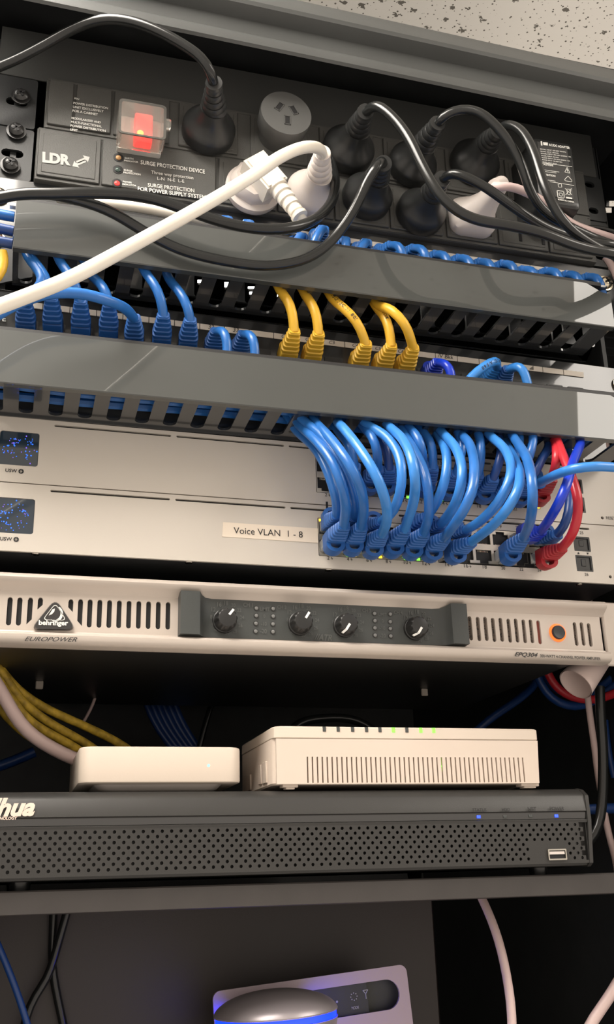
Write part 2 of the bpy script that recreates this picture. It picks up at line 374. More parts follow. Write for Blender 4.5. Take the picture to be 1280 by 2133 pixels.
# ------------------------------------------------------------------ network switches
def port_x(n): c = (n - 1) // 2; return -7.3 + 13.6 * c if c < 6 else 77.2 + 13.85 * (c - 6)
def make_switch(z0, label, dots_seed, leds):
    t = thing('network_switch', (0, 0, z0), label, 'network switch', 'silver 24 port switches')
    zb, zt = z0 + .35, z0 + 44.1
    blocks = [(-14.2, 68.6), (70.2, 152.6)]
    holes = [rrect(a, b_, z0 + 8.6, z0 + 35.2, .6, 2) for a, b_ in blocks]
    slots = [(-187, -112.4), (-109.1, -35.9), (-32.7, 40.5), (43.7, 117), (120, 152), (179.5, 190)]
    holes += [pill((a + b_) / 2, z0 + 40.7, b_ - a, 1.5, 3) for a, b_ in slots]
    holes += [rrect(-219.4, -195.6, z0 + 11.6, z0 + 34.4, 1.6, 4), rrect(175.8, 189, z0 + 23.3, z0 + 34.4, .5, 2), rrect(175.8, 189, z0 + 8.4, z0 + 20.4, .5, 2), circ(202, z0 + 5.6, 1.2, 12)]
    fp = M().plate([(-228, zb), (214, zb), (214, zt), (-228, zt)], holes, (0, 0, 0), (1, 0, 0), (0, 0, 1), (0, 2, 0))
    fp.build('front_panel', silver, t, smooth=False)
    M().box(-226, 212, 2.4, 285, zb, zt).build('chassis', blk, t, smooth=False)
    e = M().box(-241, -227, 1.5, 3.5, zb, zt, .3).box(213.2, 241, 1.5, 3.5, zb, zt, .3); e.build('rack_ears', silver, t)
    # screen
    s = M().prism(rrect(-219.2, -195.8, z0 + 11.8, z0 + 34.2, 1.5, 4), .5, 2.2).build('screen', mat('screen_glass', (.02, .035, .055), .12, coat=1), t, smooth=False)
    rnd = random.Random(dots_seed); d1, d2 = M(), M()
    for k in range(58):
        a = rnd.uniform(0, 2 * PI); r = rnd.gauss(7.6, 1.7) if rnd.random() < .8 else rnd.uniform(2, 10)
        x = max(-218.4, min(-196.6, -207.5 + r * math.cos(a))); z = z0 + 23 + max(-10.4, min(10.4, r * math.sin(a)))
        (d1 if rnd.random() < .75 else d2).prism(circ(x, z, rnd.choice((.24, .30, .42)), 8), .25, .6)
    sub(d1.build('blue_dots', mat('screen_blue', (.02, .08, .5), .5, emit=(.02, .16, 1.0), es=1.6), t, smooth=False), s)
    sub(d2.build('violet_dots', mat('screen_violet', (.1, .05, .5), .5, emit=(.25, .16, .9), es=.9), t, smooth=False), s)
    # jack frames: metal grid with one opening per jack
    for bi, (a, b_) in enumerate(blocks):
        hs = []
        for c in range(6):
            xc = port_x(2 * (c + bi * 6) + 1)
            for zc, sg in ((z0 + 28.7, 1), (z0 + 15.3, -1)):
                y1, y2 = (zc - 4.6, zc + 3.2) if sg > 0 else (zc - 3.2, zc + 4.6)
                if sg > 0: hs.append([(xc - 5.9, y1), (xc + 5.9, y1), (xc + 5.9, y2), (xc + 3.2, y2), (xc + 3.2, y2 + 2), (xc - 3.2, y2 + 2), (xc - 3.2, y2), (xc - 5.9, y2)])
                else: hs.append([(xc - 5.9, y2), (xc - 5.9, y1), (xc - 3.2, y1), (xc - 3.2, y1 - 2), (xc + 3.2, y1 - 2), (xc + 3.2, y1), (xc + 5.9, y1), (xc + 5.9, y2)])
        jb = M().plate([(a + .5, z0 + 9), (b_ - .5, z0 + 9), (b_ - .5, z0 + 34.8), (a + .5, z0 + 34.8)], hs, (0, .4, 0), (1, 0, 0), (0, 0, 1), (0, 1.0, 0)).build('jack_block', mat('nickel_jack_frame', (.62, .58, .50), .3, metal=.8) if bi == 0 else bpy.data.materials['nickel_jack_frame'], t, smooth=False)
        sub(M().box(a + .5, b_ - .5, 2.0, 2.3, z0 + 9, z0 + 34.8).build('jack_cavity', dark, t, smooth=False), jb)
        pins = M()
        for c in range(6):
            xc = port_x(2 * (c + bi * 6) + 1)
            for k in range(8): pins.box(xc - 3.7 + k * 1.0, xc - 3.3 + k * 1.0, 1.7, 2.0, z0 + 22.8, z0 + 25).box(xc - 3.7 + k, xc - 3.3 + k, 1.7, 2.0, z0 + 18.6, z0 + 21)
        sub(pins.build('contact_pins', goldm, t, smooth=False), jb)
    for nm_, mt_ in (('amber_light', ledy), ('green_light', ledg)):
        for n, side in leds.get(nm_, []):
            x = port_x(n) + side * 4.6; z = z0 + (33.6 if n % 2 else 10.3)
            M().box(x - 1.1, x + 1.1, -.1, .5, z - .75, z + .75).build(nm_, mt_, t, smooth=False)
    # uplink cages
    for k, (a, b_) in enumerate(((23.3, 34.4), (8.4, 20.4))):
        c = M().plate(rrect(175.9, 188.9, z0 + a + .1, z0 + b_ - .1, .5, 2), [rrect(177, 187.8, z0 + a + 1.2, z0 + b_ - 1.2, .3, 2)], (0, .2, 0), (1, 0, 0), (0, 0, 1), (0, 1.5, 0)).build('uplink_cage', blk, t, smooth=False)
        sub(M().box(177, 187.8, 1.1, 1.9, z0 + a + 1.2, z0 + b_ - 1.2).box(180.6, 184.2, .7, 1.2, z0 + a + 4, z0 + b_ - 2.5, .3).build('dust_cover', duct, t, smooth=False), c)
    sub(M().box(201, 203, 1.8, 2.0, z0 + 4.6, z0 + 6.6).build('reset_hole', dark, t, smooth=False), t)
    M().box(-187, 190, 2.0, 2.3, z0 + 39.6, z0 + 41.8).build('vent_slot_backing', dark, t, smooth=False)
    L = M()
    for n in range(2, 26, 2):
        x = port_x(n) + .2; tx = str(n); w_ = 1.5 * len(tx)
        write(L, tx, (x - w_ / 2 - .6, 0, z0 + 6.2), (x + w_ / 2 - .6, 0, z0 + 6.2))
        if n <= 16: L.add([(x + w_ / 2 + .3, -.25, z0 + 7.2), (x + w_ / 2 + 1.2, -.25, z0 + 8.4), (x + w_ / 2 + 1.0, -.25, z0 + 7.4), (x + w_ / 2 + 1.8, -.25, z0 + 7.2), (x + w_ / 2 + .9, -.25, z0 + 6.0), (x + w_ / 2 + 1.1, -.25, z0 + 7.0)], [(0, 1, 2, 3, 4, 5)])
    for n in range(1, 25, 2):
        x = port_x(n); tx = str(n); w_ = 1.5 * len(tx); write(L, tx, (x - w_ / 2, 0, z0 + 36.4), (x + w_ / 2, 0, z0 + 36.4))
    write(L, '25', (181.6, 0, z0 + 36.2), (184.6, 0, z0 + 36.2)); write(L, '26', (181.4, 0, z0 + 5.2), (184.4, 0, z0 + 5.2))
    for x, s_ in ((178.6, 1), (186, -1)): L.add([(x - .9, -.25, z0 + 21.8 - .7 * s_), (x + .9, -.25, z0 + 21.8 - .7 * s_), (x, -.25, z0 + 21.8 + .9 * s_)], [(0, 1, 2)])
    write(L, 'RESET', (205, 0, z0 + 4.7), (212.6, 0, z0 + 4.7), h=1.1)
    uw = z0 + 6.6
    write(L, 'USW', (-214.6, 0, uw), (-207.6, 0, uw), bold=.02)
    L.plate(circ(-205.2, z0 + 7.7, 1.6, 18), [[(-204.9, z0 + 9.0), (-206.2, z0 + 7.5), (-205.4, z0 + 7.5), (-205.6, z0 + 6.4), (-204.3, z0 + 7.9), (-205.1, z0 + 7.9)]], (0, -.25, 0), (1, 0, 0), (0, 0, 1), (0, .1, 0))
    L.build('printed_numbers', prnd, t, smooth=False)
    return t
sw_up = make_switch(0, 'upper silver network switch with unlabelled port row and round blue dot screen', 3,
    {'amber_light': [(22, 1), (22, -1), (24, 1)], 'green_light': [(10, 1), (14, 0)]})
sw_lo = make_switch(-U, 'lower silver network switch carrying the Voice VLAN sticker', 11,
    {'amber_light': [(1, -1), (2, 1), (4, 1), (8, -1), (8, 1)], 'green_light': [(4, 0), (6, 0), (10, 0), (12, -1)]})
# sticker on the lower switch
a, b_, c, d = at(465, 1088), at(663, 1101), at(663, 1131), at(463, 1118)
st = M().plate([(a.x, a.z), (b_.x, b_.z), (c.x, c.z), (d.x, d.z)], [], (0, -.35, 0), (1, 0, 0), (0, 0, 1), (0, .3, 0)).build('sticker', mat('sticker_paper', (.80, .70, .58), .6), sw_lo, smooth=False)
T = M(); wpx(T, 'Voice VLAN  1 - 8', (487, 1111), (631, 1120), -.4)
sub(T.build('printed_text', prnd, sw_lo, smooth=False), st)
us = M()
for u, v in ((74, 1153), (395, 1170.5), (686, 1187), (1208, 1218)):
    q = atz(u, v, -U + .2)
    us.lathe((q.x, max(q.y, 4), -U + .3), (0, 0, -1), [(0, 2.6), (.4, 2.4), (.7, 1.2)], 14)
us.build('underside_screws', chrome, sw_lo)

# ------------------------------------------------------------------ patch panels
def make_patch(z0, label, roll, cells, notes):
    t = thing('patch_bay', (0, 0, z0), label, 'patch panel', 'black 24 port patch panels', roll)
    zb, zt = z0 + .4, z0 + 44
    hs = []; xs = [-208.0 + 17.45 * k for k in range(24)]
    for k, x in enumerate(xs): hs.append(rrect(x - 6.6, x + 6.6, z0 + 5, z0 + 23, .6, 2))
    M().plate([(-222, zb), (224, zb), (224, zt), (-222, zt)], hs, (0, 0, 0), (1, 0, 0), (0, 0, 1), (0, 2, 0)).box(-241, -222, 0, 2, zb, zt).box(224, 241, 0, 2, zb, zt).build('face_plate', duct, t, smooth=False)
    for k, x in enumerate(xs):
        J = M().plate(rrect(x - 6.6, x + 6.6, z0 + 5, z0 + 23, .6, 2), [rrect(x - 5.8, x + 5.8, z0 + 6.5, z0 + 15.5, .3, 2)], (0, -.8, 0), (1, 0, 0), (0, 0, 1), (0, 2.5, 0)).box(x - 5.8, x + 5.8, 1.8, 2.2, z0 + 6.5, z0 + 15.5)
        J.build('jack', dark if 0 else blk, t, smooth=False)
    M().box(-220, 222, 2.2, 10, z0 + 2, z0 + 42).build('rear_board', dark, t, smooth=False)
    for k in range(24):
        x0 = -216.6 + 17.45 * k; x1 = x0 + 17.0
        if k == 12: x0 += 1
        M().box(x0, x1, -.9, -.2, z0 + 32.4, z0 + 36.8, .15).build('label_strip', paperw, t, smooth=False)
    for x in (-233, 233): screw(t, x, z0 + (30 if x > 0 else 28), y=-.5, m=goldm, r=5)
    N = M()
    for k, s in notes.items():
        x = -208 + 17.45 * k; w_ = 2.1 * len(s); N = M(); write(N, s, (x - w_ / 2 - 1, -1.0, z0 + 33.4), (x + w_ / 2 - 1, -1.0, z0 + 33.6), shear=.2, lift=.2)
        N.build('handwritten_note', prnd, t, smooth=False)
    return t
pp_lo = make_patch(2 * U, 'lower black patch panel with yellow cords and handwritten label strips', .6, 1, {7: '32', 8: '33', 10: 'C1', 11: 'C2', 12: 'C3', 13: 'C4', 14: 'C5', 15: 'C6', 17: '/V Bkk'})
N = M(); wpx(N, 'VE', (-8, 676), (11, 676), -.4, bold=.01); N.build('printed_letters', prnw, pp_lo, smooth=False)
N = M()
for k in range(5): N.box(156 + k * .7 - 0, 156.3 + k * .7, -1.2, -1.0, 2 * U + 33.2, 2 * U + 34.0 + k * .6)
N.build('printed_bars', prnd, pp_lo, smooth=False)
pp_up = make_patch(4 * U, 'upper black patch panel right under the power strips, full of blue cords', .3, 1, {})

# ------------------------------------------------------------------ cable managers
YD = -47.0
lipdark = mat('painted_lip_dark', (.014, .014, .015), .55)  # flat black standing in for the dark reflected in the lid's rolled lip
def make_manager(z0, label, roll, x0, x1, dz=0.0, dz0=0.0):
    t = thing('cable_manager', (0, 0, z0), label, 'cable manager', 'black finger duct cable managers', roll)
    zl, zh = z0 + dz, z0 + 38.8 + dz
    # cover lid: flat glossy face with a cut upper right corner, turned-in lower edge, top lip coloured black for the dark room it mirrors
    lidm = M().plate([(x0, zl + .6), (x1, zl + .6), (x1, zh - 11), (x1 - 7, zh - 10), (x1 - 19, zh - 4), (x0, zh - 3.4)], [], (0, YD, 0), (1, 0, 0), (0, 0, 1), (0, 1.5, 0))
    lidm.strip([(YD, zl + .7), (YD + .5, zl), (YD + 5, zl), (YD + 5, zl + 1.2), (YD + 1.4, zl + 1.2)], x0, x1)
    lid_o = lidm.build('cover', gloss, t, smooth=False)
    sub(M().strip([(YD + 1, zh - 4.2), (YD + 1.2, zh - 1), (YD + 2.4, zh), (YD + 6, zh), (YD + 6, zh - 4.2)], x0, x1 - 6).build('darkened_lip', lipdark, t), lid_o)
    M().box(x0 - 4, x0 - .4, YD + 2, YD + 6, zh - 7, zh - 5).build('cover_clip', silver, t, smooth=False)
    # finger combs, lower and upper: open slots between fingers
    for nm_, z in (('lower_comb', zl + 1.5), ('upper_comb', zh - 4)):
        hs = []; k = 0; x = x0 + 8 - dz0
        while x < x1 - 10:
            hs.append([(x - 4.4, YD + 5)] + [(x + 4.4, YD + 5)] + [(x + 4.4 * math.cos(PI * i / 8), -9 + 4.4 * math.sin(PI * i / 8)) for i in range(9)]); x += 18.0
        M().plate([(x0, YD + 2), (x1, YD + 2), (x1, -1), (x0, -1)], hs, (0, 0, z), (1, 0, 0), (0, 1, 0), (0, 0, 1.8)).build(nm_, duct, t, smooth=False)
    # back plate with pass-through windows
    hs = []
    for k in range(12):
        xc = x0 + 26 + k * 36; hs.append(rrect(xc - 13, xc + 13, z0 + 14, z0 + 36, 2, 3))
    bp = M().plate([(x0 - 20, z0 + .4), (x1 + 3, z0 + .4), (x1 + 3, z0 + 44), (x0 - 20, z0 + 44)], hs, (0, -1, 0), (1, 0, 0), (0, 0, 1), (0, 2, 0))
    bp.build('back_plate', duct, t, smooth=False)
    screw(t, -233, z0 + 38, m=goldm, y=-1)
    return t
mg_lo = make_manager(U, 'lower black cable manager whose lid crosses above the silver switches', -.2, -236, 210, .2, -5)
mg_up = make_manager(3 * U, 'upper black cable manager whose lid is crossed by black and white power cords', .15, -219.5, 203, 3.4)

# horizontal cables lying inside the lower manager
ci = 0
for y, z, m_, r in ((-8, 56, blue, 3), (-15, 60, dblue, 3), (-22, 55, blue, 3), (-29, 60, dblue, 3), (-36, 55, blue, 3), (-12, 67, blue, 3), (-24, 68, dblue, 3), (-35, 67, blue, 3)):
    pts = smooth_path([(x, y + random.uniform(-1.5, 1.5), z + random.uniform(-2, 2)) for x in range(-232, 190, 60)], 12)
    o = M().tube(pts, r, 8).build('loose_patch_cable', m_, None, org=pts[0])
    tag(o, 'blue cable lying lengthwise inside the lower cable manager, seen through its slots', 'cable', 'cables inside the lower manager')

# ------------------------------------------------------------------ patch cords
def boot_mesh(n_ribs=5):
    b = M(); b.box(-6.1, 6.1, 0, 12, -4.6, 4.2, .8)
    rings = []
    for k in range(n_ribs):
        y = 12.5 + k * 3.5; f = 1 - k * .085
        for dy, g in ((0, .88), (.5, 1.0), (2.2, 1.0), (2.7, .86), (3.4, .84)):
            rr = rrect(-6.3 * f * g, 6.3 * f * g, -4.9 * f * g, 4.7 * f * g, 2.6 * f * g, 4); rings.append([V((a, y + dy, c)) for a, c in rr])
    b.loft(rings)
    # latch guard: an arch over the latch, open along the cord
    out = [(-6.2, 3)] + [(6.2 * math.cos(PI - PI * k / 10), 5.2 + 4.6 * math.sin(PI * k / 10)) for k in range(11)] + [(6.2, 3)]
    inn = [(-3.5, 4.1)] + [(3.5 * math.cos(PI - PI * k / 8), 4.9 + 2.6 * math.sin(PI * k / 8)) for k in range(9)] + [(3.5, 4.1)]
    b.plate(out, [inn], (0, 1, 0), (1, 0, 0), (0, 0, 1), (0, 9, 0))
    return b
def plug_mesh():
    p = M().box(-5.6, 5.6, -9, .5, -3.6, 3.4, .3); p.box(-3, 3, -8, 4, 3.9, 4.9, .2); return p
BOOT = {}; PLUG = {}
def rj_parts(parent, base, dir_, up, mboot, long=1.0):
    dir_ = V(dir_).normalized(); up = V(up); up = (up - dir_ * up.dot(dir_)).normalized(); rx = dir_.cross(up)
    if mboot.name not in BOOT:
        for nm_, f, m_ in (('connector_boot', boot_mesh, mboot), ('clear_plug', plug_mesh, clear)):
            o = f().build(nm_, m_, None, org=(0, 0, 0)); (BOOT if nm_[0] == 'c' and nm_ == 'connector_boot' else PLUG)[mboot.name] = o
            pass
        made = (BOOT[mboot.name], PLUG[mboot.name])
    else:
        made = (BOOT[mboot.name].copy(), PLUG[mboot.name].copy())
        for o in made: C.objects.link(o)
    org = V(parent['_o'])
    for o in made:
        mt = Matrix((rx, dir_, up)).transposed().to_4x4()
        if o is made[0]: mt = mt @ Matrix.Diagonal((1, long, 1, 1))
        mt.translation = (V(base) - org) * .001
        o.parent = parent; o.matrix_parent_inverse = Matrix(); o.matrix_local = mt
BL = 30.0
def cord(base, latch_up, path, mc, mb, label, B=30.0, r=3.1, duct_z=None, y_start=None, y_end=-40.0, group=None, ys=None, cat='cable', text=None, duct_up=True, rev=False, long=None, tail=True, name='patch_cable'):
    # base: jack centre on the panel; path: pixels from the far end towards the boot
    n = len(path); base = V(base)
    if duct_z is not None:
        q0 = atz(path[0][0], path[0][1], duct_z); y0 = max(-42, min(-6, q0.y))
    else: y0 = y_start
    P = []
    for i, (u, v) in enumerate(path):
        t = i / (n - 1); Y = ys[i] if ys else y0 + (y_end - y0) * t - B * math.sin(PI * t)
        P.append(at(u, v, Y))
    d = (P[-1] - base); L = d.length; d.normalize()
    s = max(.55, min(1.15, (L - 7) / BL)) if long is None else long
    b0 = base + d * 6
    if duct_z is not None and tail:
        up = 1 if duct_up else -1
        P = [P[0] + V((-7, 4, 16 * up)), P[0] + V((-2, 1, 8 * up))] + P
    P = P[:-1] + [b0 + d * (BL * s - 2)] if (P[-1] - (b0 + d * BL * s)).length < 9 else P + [b0 + d * (BL * s - 2)]
    t = thing(name, base, label, cat, group)
    pts = smooth_path(P, 5)
    cb = M().tube(pts, r, 12).build('cable', mc, t)
    rj_parts(t, b0, d, (0, 0, 1 if latch_up else -1), mb, s)
    if text:
        tm = M(); write_path(tm, text[0], pts, text[1], text[2], r, rev=text[3] if len(text) > 3 else False)
        if tm.v: sub(tm.build('cable_print', prnd, t, smooth=False), cb)
    return t
def jack(z0, n): return V((port_x(n), -1, z0 + (28.7 if n % 2 else 15.3)))
DZ = 46.0
G1 = 'patch cords in the lower silver switch'; G2 = 'patch cords in the upper silver switch'
lo, up_ = -U, 0
rowname = lambda n: 'top row' if n % 2 else 'bottom row'
def sw_label(col, sw, n):
    c = (n + 1) // 2; nm_ = 'above printed number %d' % n if n % 2 == 0 else 'above the jack numbered %d' % (n + 1)
    return '%s patch cord in the %s silver switch, %s, %s' % (col, sw, rowname(n), nm_)
LOW = [  # jack, path, bulge, jacket, boot
    (1, [(613, 893), (653, 928), (677, 967), (693, 1010), (703, 1047), (704, 1072)], 16, blue, blueb, 'blue'),
    (2, [(619, 880), (658, 917), (690, 957), (711, 1005), (721, 1052), (719, 1093)], 32, blue, blueb, 'blue'),
    (3, [(628, 873), (672, 908), (703, 951), (727, 1000), (740, 1045), (742, 1075)], 30, blue, blueb, 'blue'),
    (4, [(652, 874), (688, 912), (719.5, 954), (749, 1005), (759, 1052), (755, 1095)], 42, blue, blueb, 'blue'),
    (5, [(759, 882), (802, 906), (831, 946), (838, 989), (834, 1031), (820, 1066), (797, 1085)], 30, lblue, blueb, 'lighter blue'),
    (6, [(704, 880), (719.5, 896), (754, 941), (786, 994), (804.5, 1042), (807, 1084), (799, 1110)], 48, lblue, blueb, 'lighter blue'),
    (8, [(806, 884), (839, 914), (858, 954), (866, 999), (862, 1047), (846, 1100)], 50, lblue, blueb, 'lighter blue'),
    (10, [(836, 892), (868, 946), (887, 989), (893.5, 1031), (895, 1074), (886, 1108)], 30, blue, blueb, 'blue'),
    (9, [(912, 905), (927, 930), (932, 960), (927, 1005), (911, 1047), (893, 1075)], 22, lblue, blueb, 'lighter blue'),
    (11, [(918, 898), (947.5, 928), (962, 964), (964, 994), (956, 1032), (940, 1066), (922, 1090)], 42, lblue, blueb, 'lighter blue'),
    (12, [(960, 904), (979, 925), (989, 970), (985, 1022), (966, 1065), (941, 1101), (930, 1118)], 50, blue, blueb, 'blue'),
    (13, [(1018, 905), (1050, 932), (1066, 970), (1060, 1008), (1037, 1050), (1001, 1086), (975, 1103)], 44, lblue, blueb, 'lighter blue'),
    (14, [(1052, 920), (1075, 962), (1084, 991), (1078, 1026), (1056, 1063), (1025, 1097), (986, 1127)], 58, lblue, blueb, 'lighter blue'),
    (20, [(1068, 907), (1096, 949), (1108, 994), (1111, 1038), (1105, 1086), (1095, 1117)], 62, blue, blueb, 'blue'),
    (21, [(1211, 920), (1194, 964), (1182, 1008), (1164, 1050), (1143, 1085), (1132, 1104)], 46, royal, royal, 'royal blue'),
    (23, [(1185, 940), (1192, 990), (1188, 1038), (1185, 1068), (1176, 1097), (1165, 1112)], 14, dblue, blueb, 'dark blue'),
    (24, [(1160, 915), (1176, 955), (1194, 1000), (1206, 1044), (1203, 1086), (1190, 1120), (1174, 1140)], 28, redm, redb, 'red'),
]
for n, path, B, mc_, mb_, col in LOW:
    cord(jack(lo, n), n % 2 == 1, path, mc_, mb_, sw_label(col, 'lower', n), B=B, r=3.15, duct_z=DZ, y_end=-38 if n % 2 == 0 else -32, group=G1)
UPP = [
    (4, [(702, 896), (722, 915), (734, 945), (741, 970)], 8, blue, blueb, 'blue'),
    (6, [(755, 888), (776, 908), (787, 940), (790, 975)], 14, blue, blueb, 'blue'),
    (8, [(780, 892), (796, 915), (808, 945), (813, 975)], 4, dblue, blueb, 'dark blue'),
    (11, [(850, 890), (872, 910), (881, 945), (882, 968)], 14, blue, blueb, 'blue'),
    (12, [(880, 900), (896, 915), (903, 945), (904, 972)], 4, blue, blueb, 'blue'),
    (14, [(955, 902), (963, 925), (961, 955), (954, 985)], 6, blue, blueb, 'blue'),
    (16, [(998, 905), (1003, 930), (1002, 960), (1000, 985)], 6, blue, blueb, 'blue'),
    (18, [(1040, 912), (1046, 940), (1040, 965), (1030, 995)], 6, dblue, blueb, 'dark blue'),
    (20, [(1085, 910), (1080, 940), (1068, 970), (1060, 1000)], 4, blue, blueb, 'blue'),
    (21, [(1113, 908), (1108, 937), (1100, 960), (1092, 985)], 6, blue, blueb, 'blue'),
    (22, [(1146, 926), (1130, 955), (1116, 985), (1105, 1005)], 8, dblue, blueb, 'dark blue'),
    (24, [(1157, 918), (1160, 945), (1159, 968), (1153, 995)], 14, redm, redb, 'red'),
]
for n, path, B, mc_, mb_, col in UPP:
    cord(jack(up_, n), n % 2 == 1, path, mc_, mb_, sw_label(col, 'upper', n), B=B, r=3.05, duct_z=DZ, y_end=-34, group=G2)
cord(jack(up_, 23), True, [(1440, 1040), (1425, 1000), (1340, 978), (1280, 974), (1241, 971), (1197, 976), (1161, 988), (1138, 1000), (1128, 1006)], lblue, lblue,
     'light blue patch cord leaving the upper silver switch sideways to the right edge', ys=[60, -20, -92, -100, -105, -100, -80, -55, -40], r=3.1)

# ---- cords of the lower patch panel
zj = 2 * U + 11
def pj(px): return px
cols = [(47, 668, 62, 540), (107, 668, 120, 545), (168, 672, 195, 575), (228, 676, 0, 0), (282, 678, 0, 0), (342, 682, 304, 568), (397, 687, 362, 588)]
names_ = ['first', 'second', 'third', 'fourth', 'fifth', 'sixth', 'seventh']
MZ = 3 * U + 5.5
ppaths = [
    [(56, 535), (75, 555), (90, 580), (80, 600), (52, 622)],
    [(62, 536), (85, 560), (100, 590), (107, 615)],
    [(122, 542), (140, 565), (158, 595), (168, 622)],
    [(188, 572), (207, 588), (222, 610), (228, 628)],
    None,
    [(300, 566), (320, 588), (336, 622), (341, 652)],
    [(352, 583), (375, 608), (392, 640), (397, 662)],
]
bx = [-210.5, -193.1, -175.1, -157, -140.6, -122, -104.7, -85.2, -66.7]
for k, pth in enumerate(ppaths):
    x = -208 + 17.45 * k
    if pth is None:
        cord((x, -1, zj), True, [(-60, 690), (0, 652), (60, 622), (120, 609), (180, 613), (230, 628), (262, 642), (279, 658)], blue, blueb,
             'blue patch cord arching left across its neighbours from the lower patch panel', ys=[-80, -80, -78, -76, -74, -68, -56, -42], r=3.3)
        continue
    cord((x, -1, zj), True, pth, blue, blueb, 'blue patch cord, %s from the left in the lower patch panel' % names_[k], B=6, r=3.1, duct_z=MZ, y_end=-38, group='blue cords in the lower patch panel')
for k, (pa, nm_) in enumerate((([(470, 760), (475, 725), (470, 700), (463, 688), (452, 684)], 'first'), ([(530, 765), (532, 730), (528, 708), (520, 696), (510, 690)], 'second'))):
    x = -208 + 17.45 * (7 + k)
    cord((x, -1, zj), True, pa, blue, blueb, 'blue cord bending down behind the lower lid, %s of two before the yellow cords' % nm_, ys=[-36, -38, -39, -36, -28], r=3.1, long=.7)
YEL = [(10, [(584, 607), (598, 622), (610, 650), (615, 685)], 4, 'first'), (11, [(636, 616), (650, 632), (661, 660), (666, 690)], 4, 'second'),
       (13, [(691, 623), (715, 640), (745, 670), (765, 712)], 8, 'third'), (14, [(783, 640), (800, 655), (812, 685), (818, 716)], 4, 'fourth'), (15, [(785, 636), (815, 644), (845, 675), (864, 720)], 16, 'fifth')]
for k, pa, B, nm_ in YEL:
    x = {10: -34.8, 11: -18, 13: 16.5, 14: 33.5, 15: 50.5}[k]
    tx = {13: ('ISO/IEC 11801', .30, 3.6), 14: ('AS-C 2 ROWS', .3, 3.2)}.get(k)
    cord((x, -1, zj), True, pa, yell, yellb, 'yellow patch cord, %s from the left of the five in the lower patch panel' % nm_, B=B, r=3.3, duct_z=MZ, y_end=-38, group='yellow cords in the lower patch panel', text=tx)
cord((71, -1, zj), True, [(940, 815), (942, 785), (936, 766), (926, 757), (915, 752)], royal, royal, 'royal blue patch cord bending down behind the lower lid right of the yellow cords', ys=[-36, -38, -39, -36, -28], r=3.1, long=.7)
cord((113, -1, zj), True, [(960, 812), (985, 782), (1010, 762), (1035, 750), (1046, 752)], lblue, lblue, 'light blue printed cord running down left behind the lower lid', ys=[-36, -38, -40, -38, -28], r=3.2, long=.6, text=('TIA/EIA-568', .78, 3.4, True))
cord((126.5, -1, zj), True, [(1106, 830), (1098, 790), (1090, 770), (1078, 762), (1062, 766)], lblue, blueb, 'light blue cord with dark ribbed boot bending down behind the lower lid', ys=[-36, -38, -39, -36, -28], r=3.2, long=.7)

# ---- cords of the upper patch panel: every one bends down behind the upper lid
upb = [(475, 447), (520, 455), (632, 482), (677, 467), (722, 490), (767, 495), (822, 500), (870, 506), (917, 519), (965, 527), (1010, 535), (1057, 539), (1100, 551), (1150, 554), (1192, 561), (1235, 566)]
ordn = 'first second third fourth fifth sixth seventh eighth ninth tenth eleventh twelfth thirteenth fourteenth fifteenth sixteenth'.split()
for k, (u, v) in enumerate(upb):
    v += 6; e = at(u, v, -30); right = k >= 7 or k in (6, 8)
    x = e.x - (6 if right else 1)
    if right: P = [(u + 24, v + 66), (u + 21, v + 40), (u + 17, v + 20), (u + 9, v + 5), (u, v)]
    elif k in (2, 3, 5): P = [(u - 34, v + 66), (u - 26, v + 44), (u - 16, v + 20), (u - 6, v + 4), (u, v)]
    else: P = [(u - 6, v + 66), (u - 4, v + 42), (u - 2, v + 18), (u, v + 5), (u, v)]
    cord((x, -1, e.z), True, P, blue, blue, 'blue patch cord, %s from the left showing above the upper lid' % ordn[k], ys=[-34, -38, -40, -37, -30], r=3.2, group='blue cords in the upper patch panel', long=.72)
# blue and yellow cables at the left edge of the upper manager
for k, (pa, m_, lb) in enumerate((([(-30, 440), (0, 447), (30, 452)], blue, 'upper blue cable entering behind the left end of the upper lid'), ([(-30, 470), (0, 476), (28, 482)], dblue, 'middle dark blue cable entering behind the left end of the upper lid'),
        ([(-30, 500), (0, 503), (26, 508)], dblue, 'lowest dark blue cable entering behind the left end of the upper lid'), ([(-30, 600), (-2, 575), (8, 548), (4, 525)], yell, 'yellow cable end at the left edge under the upper lid'))):
    P = smooth_path([at(u, v, -40) for u, v in pa]); tag(M().tube(P, 3.3, 12).build('network_cable', m_, None, org=P[0]), lb, 'cable')

# ------------------------------------------------------------------ power strips
FY = -5.0
def strip_body(z0, label, x0, x1):
    t = thing('power_strip', (0, 0, z0), label, 'power strip', 'black rack power strips')
    M().box(x0, x1, -4.2, 42, z0 + .4, z0 + 44, .6).build('housing', pdu_m, t)
    for a, b_, s_ in ((-241, -213, -1), (222, 244, 1)):
        cx = -226.5 if s_ < 0 else 232
        hs = [pill(cx, z0 + 22, 15, 6.5, 5)] if s_ < 0 else [pill(233, z0 + 10, 9, 6, 5), pill(233, z0 + 36, 9, 6, 5)]
        M().plate(rrect(a, b_, z0 + .6, z0 + 43.8, 2, 3), hs, (0, 0, 0), (1, 0, 0), (0, 0, 1), (0, 2.2, 0)).build('rack_ear', blk, t, smooth=False)
    M().box(x0 + 1, x1 - 1, -4.6, -4.0, z0 + .6, z0 + 2.4).box(x0 + 1, x1 - 1, -4.6, -4.0, z0 + 42, z0 + 43.8).build('rail_edges', pdu_m, t, smooth=False)
    return t
def quad_px(mm, p, Y, th, grow=0.0):
    q = [at(u, v, Y) for u, v in p]
    mm.plate([(a.x, a.z) for a in q], [], (0, Y, 0), (1, 0, 0), (0, 0, 1), (0, th, 0)); return q
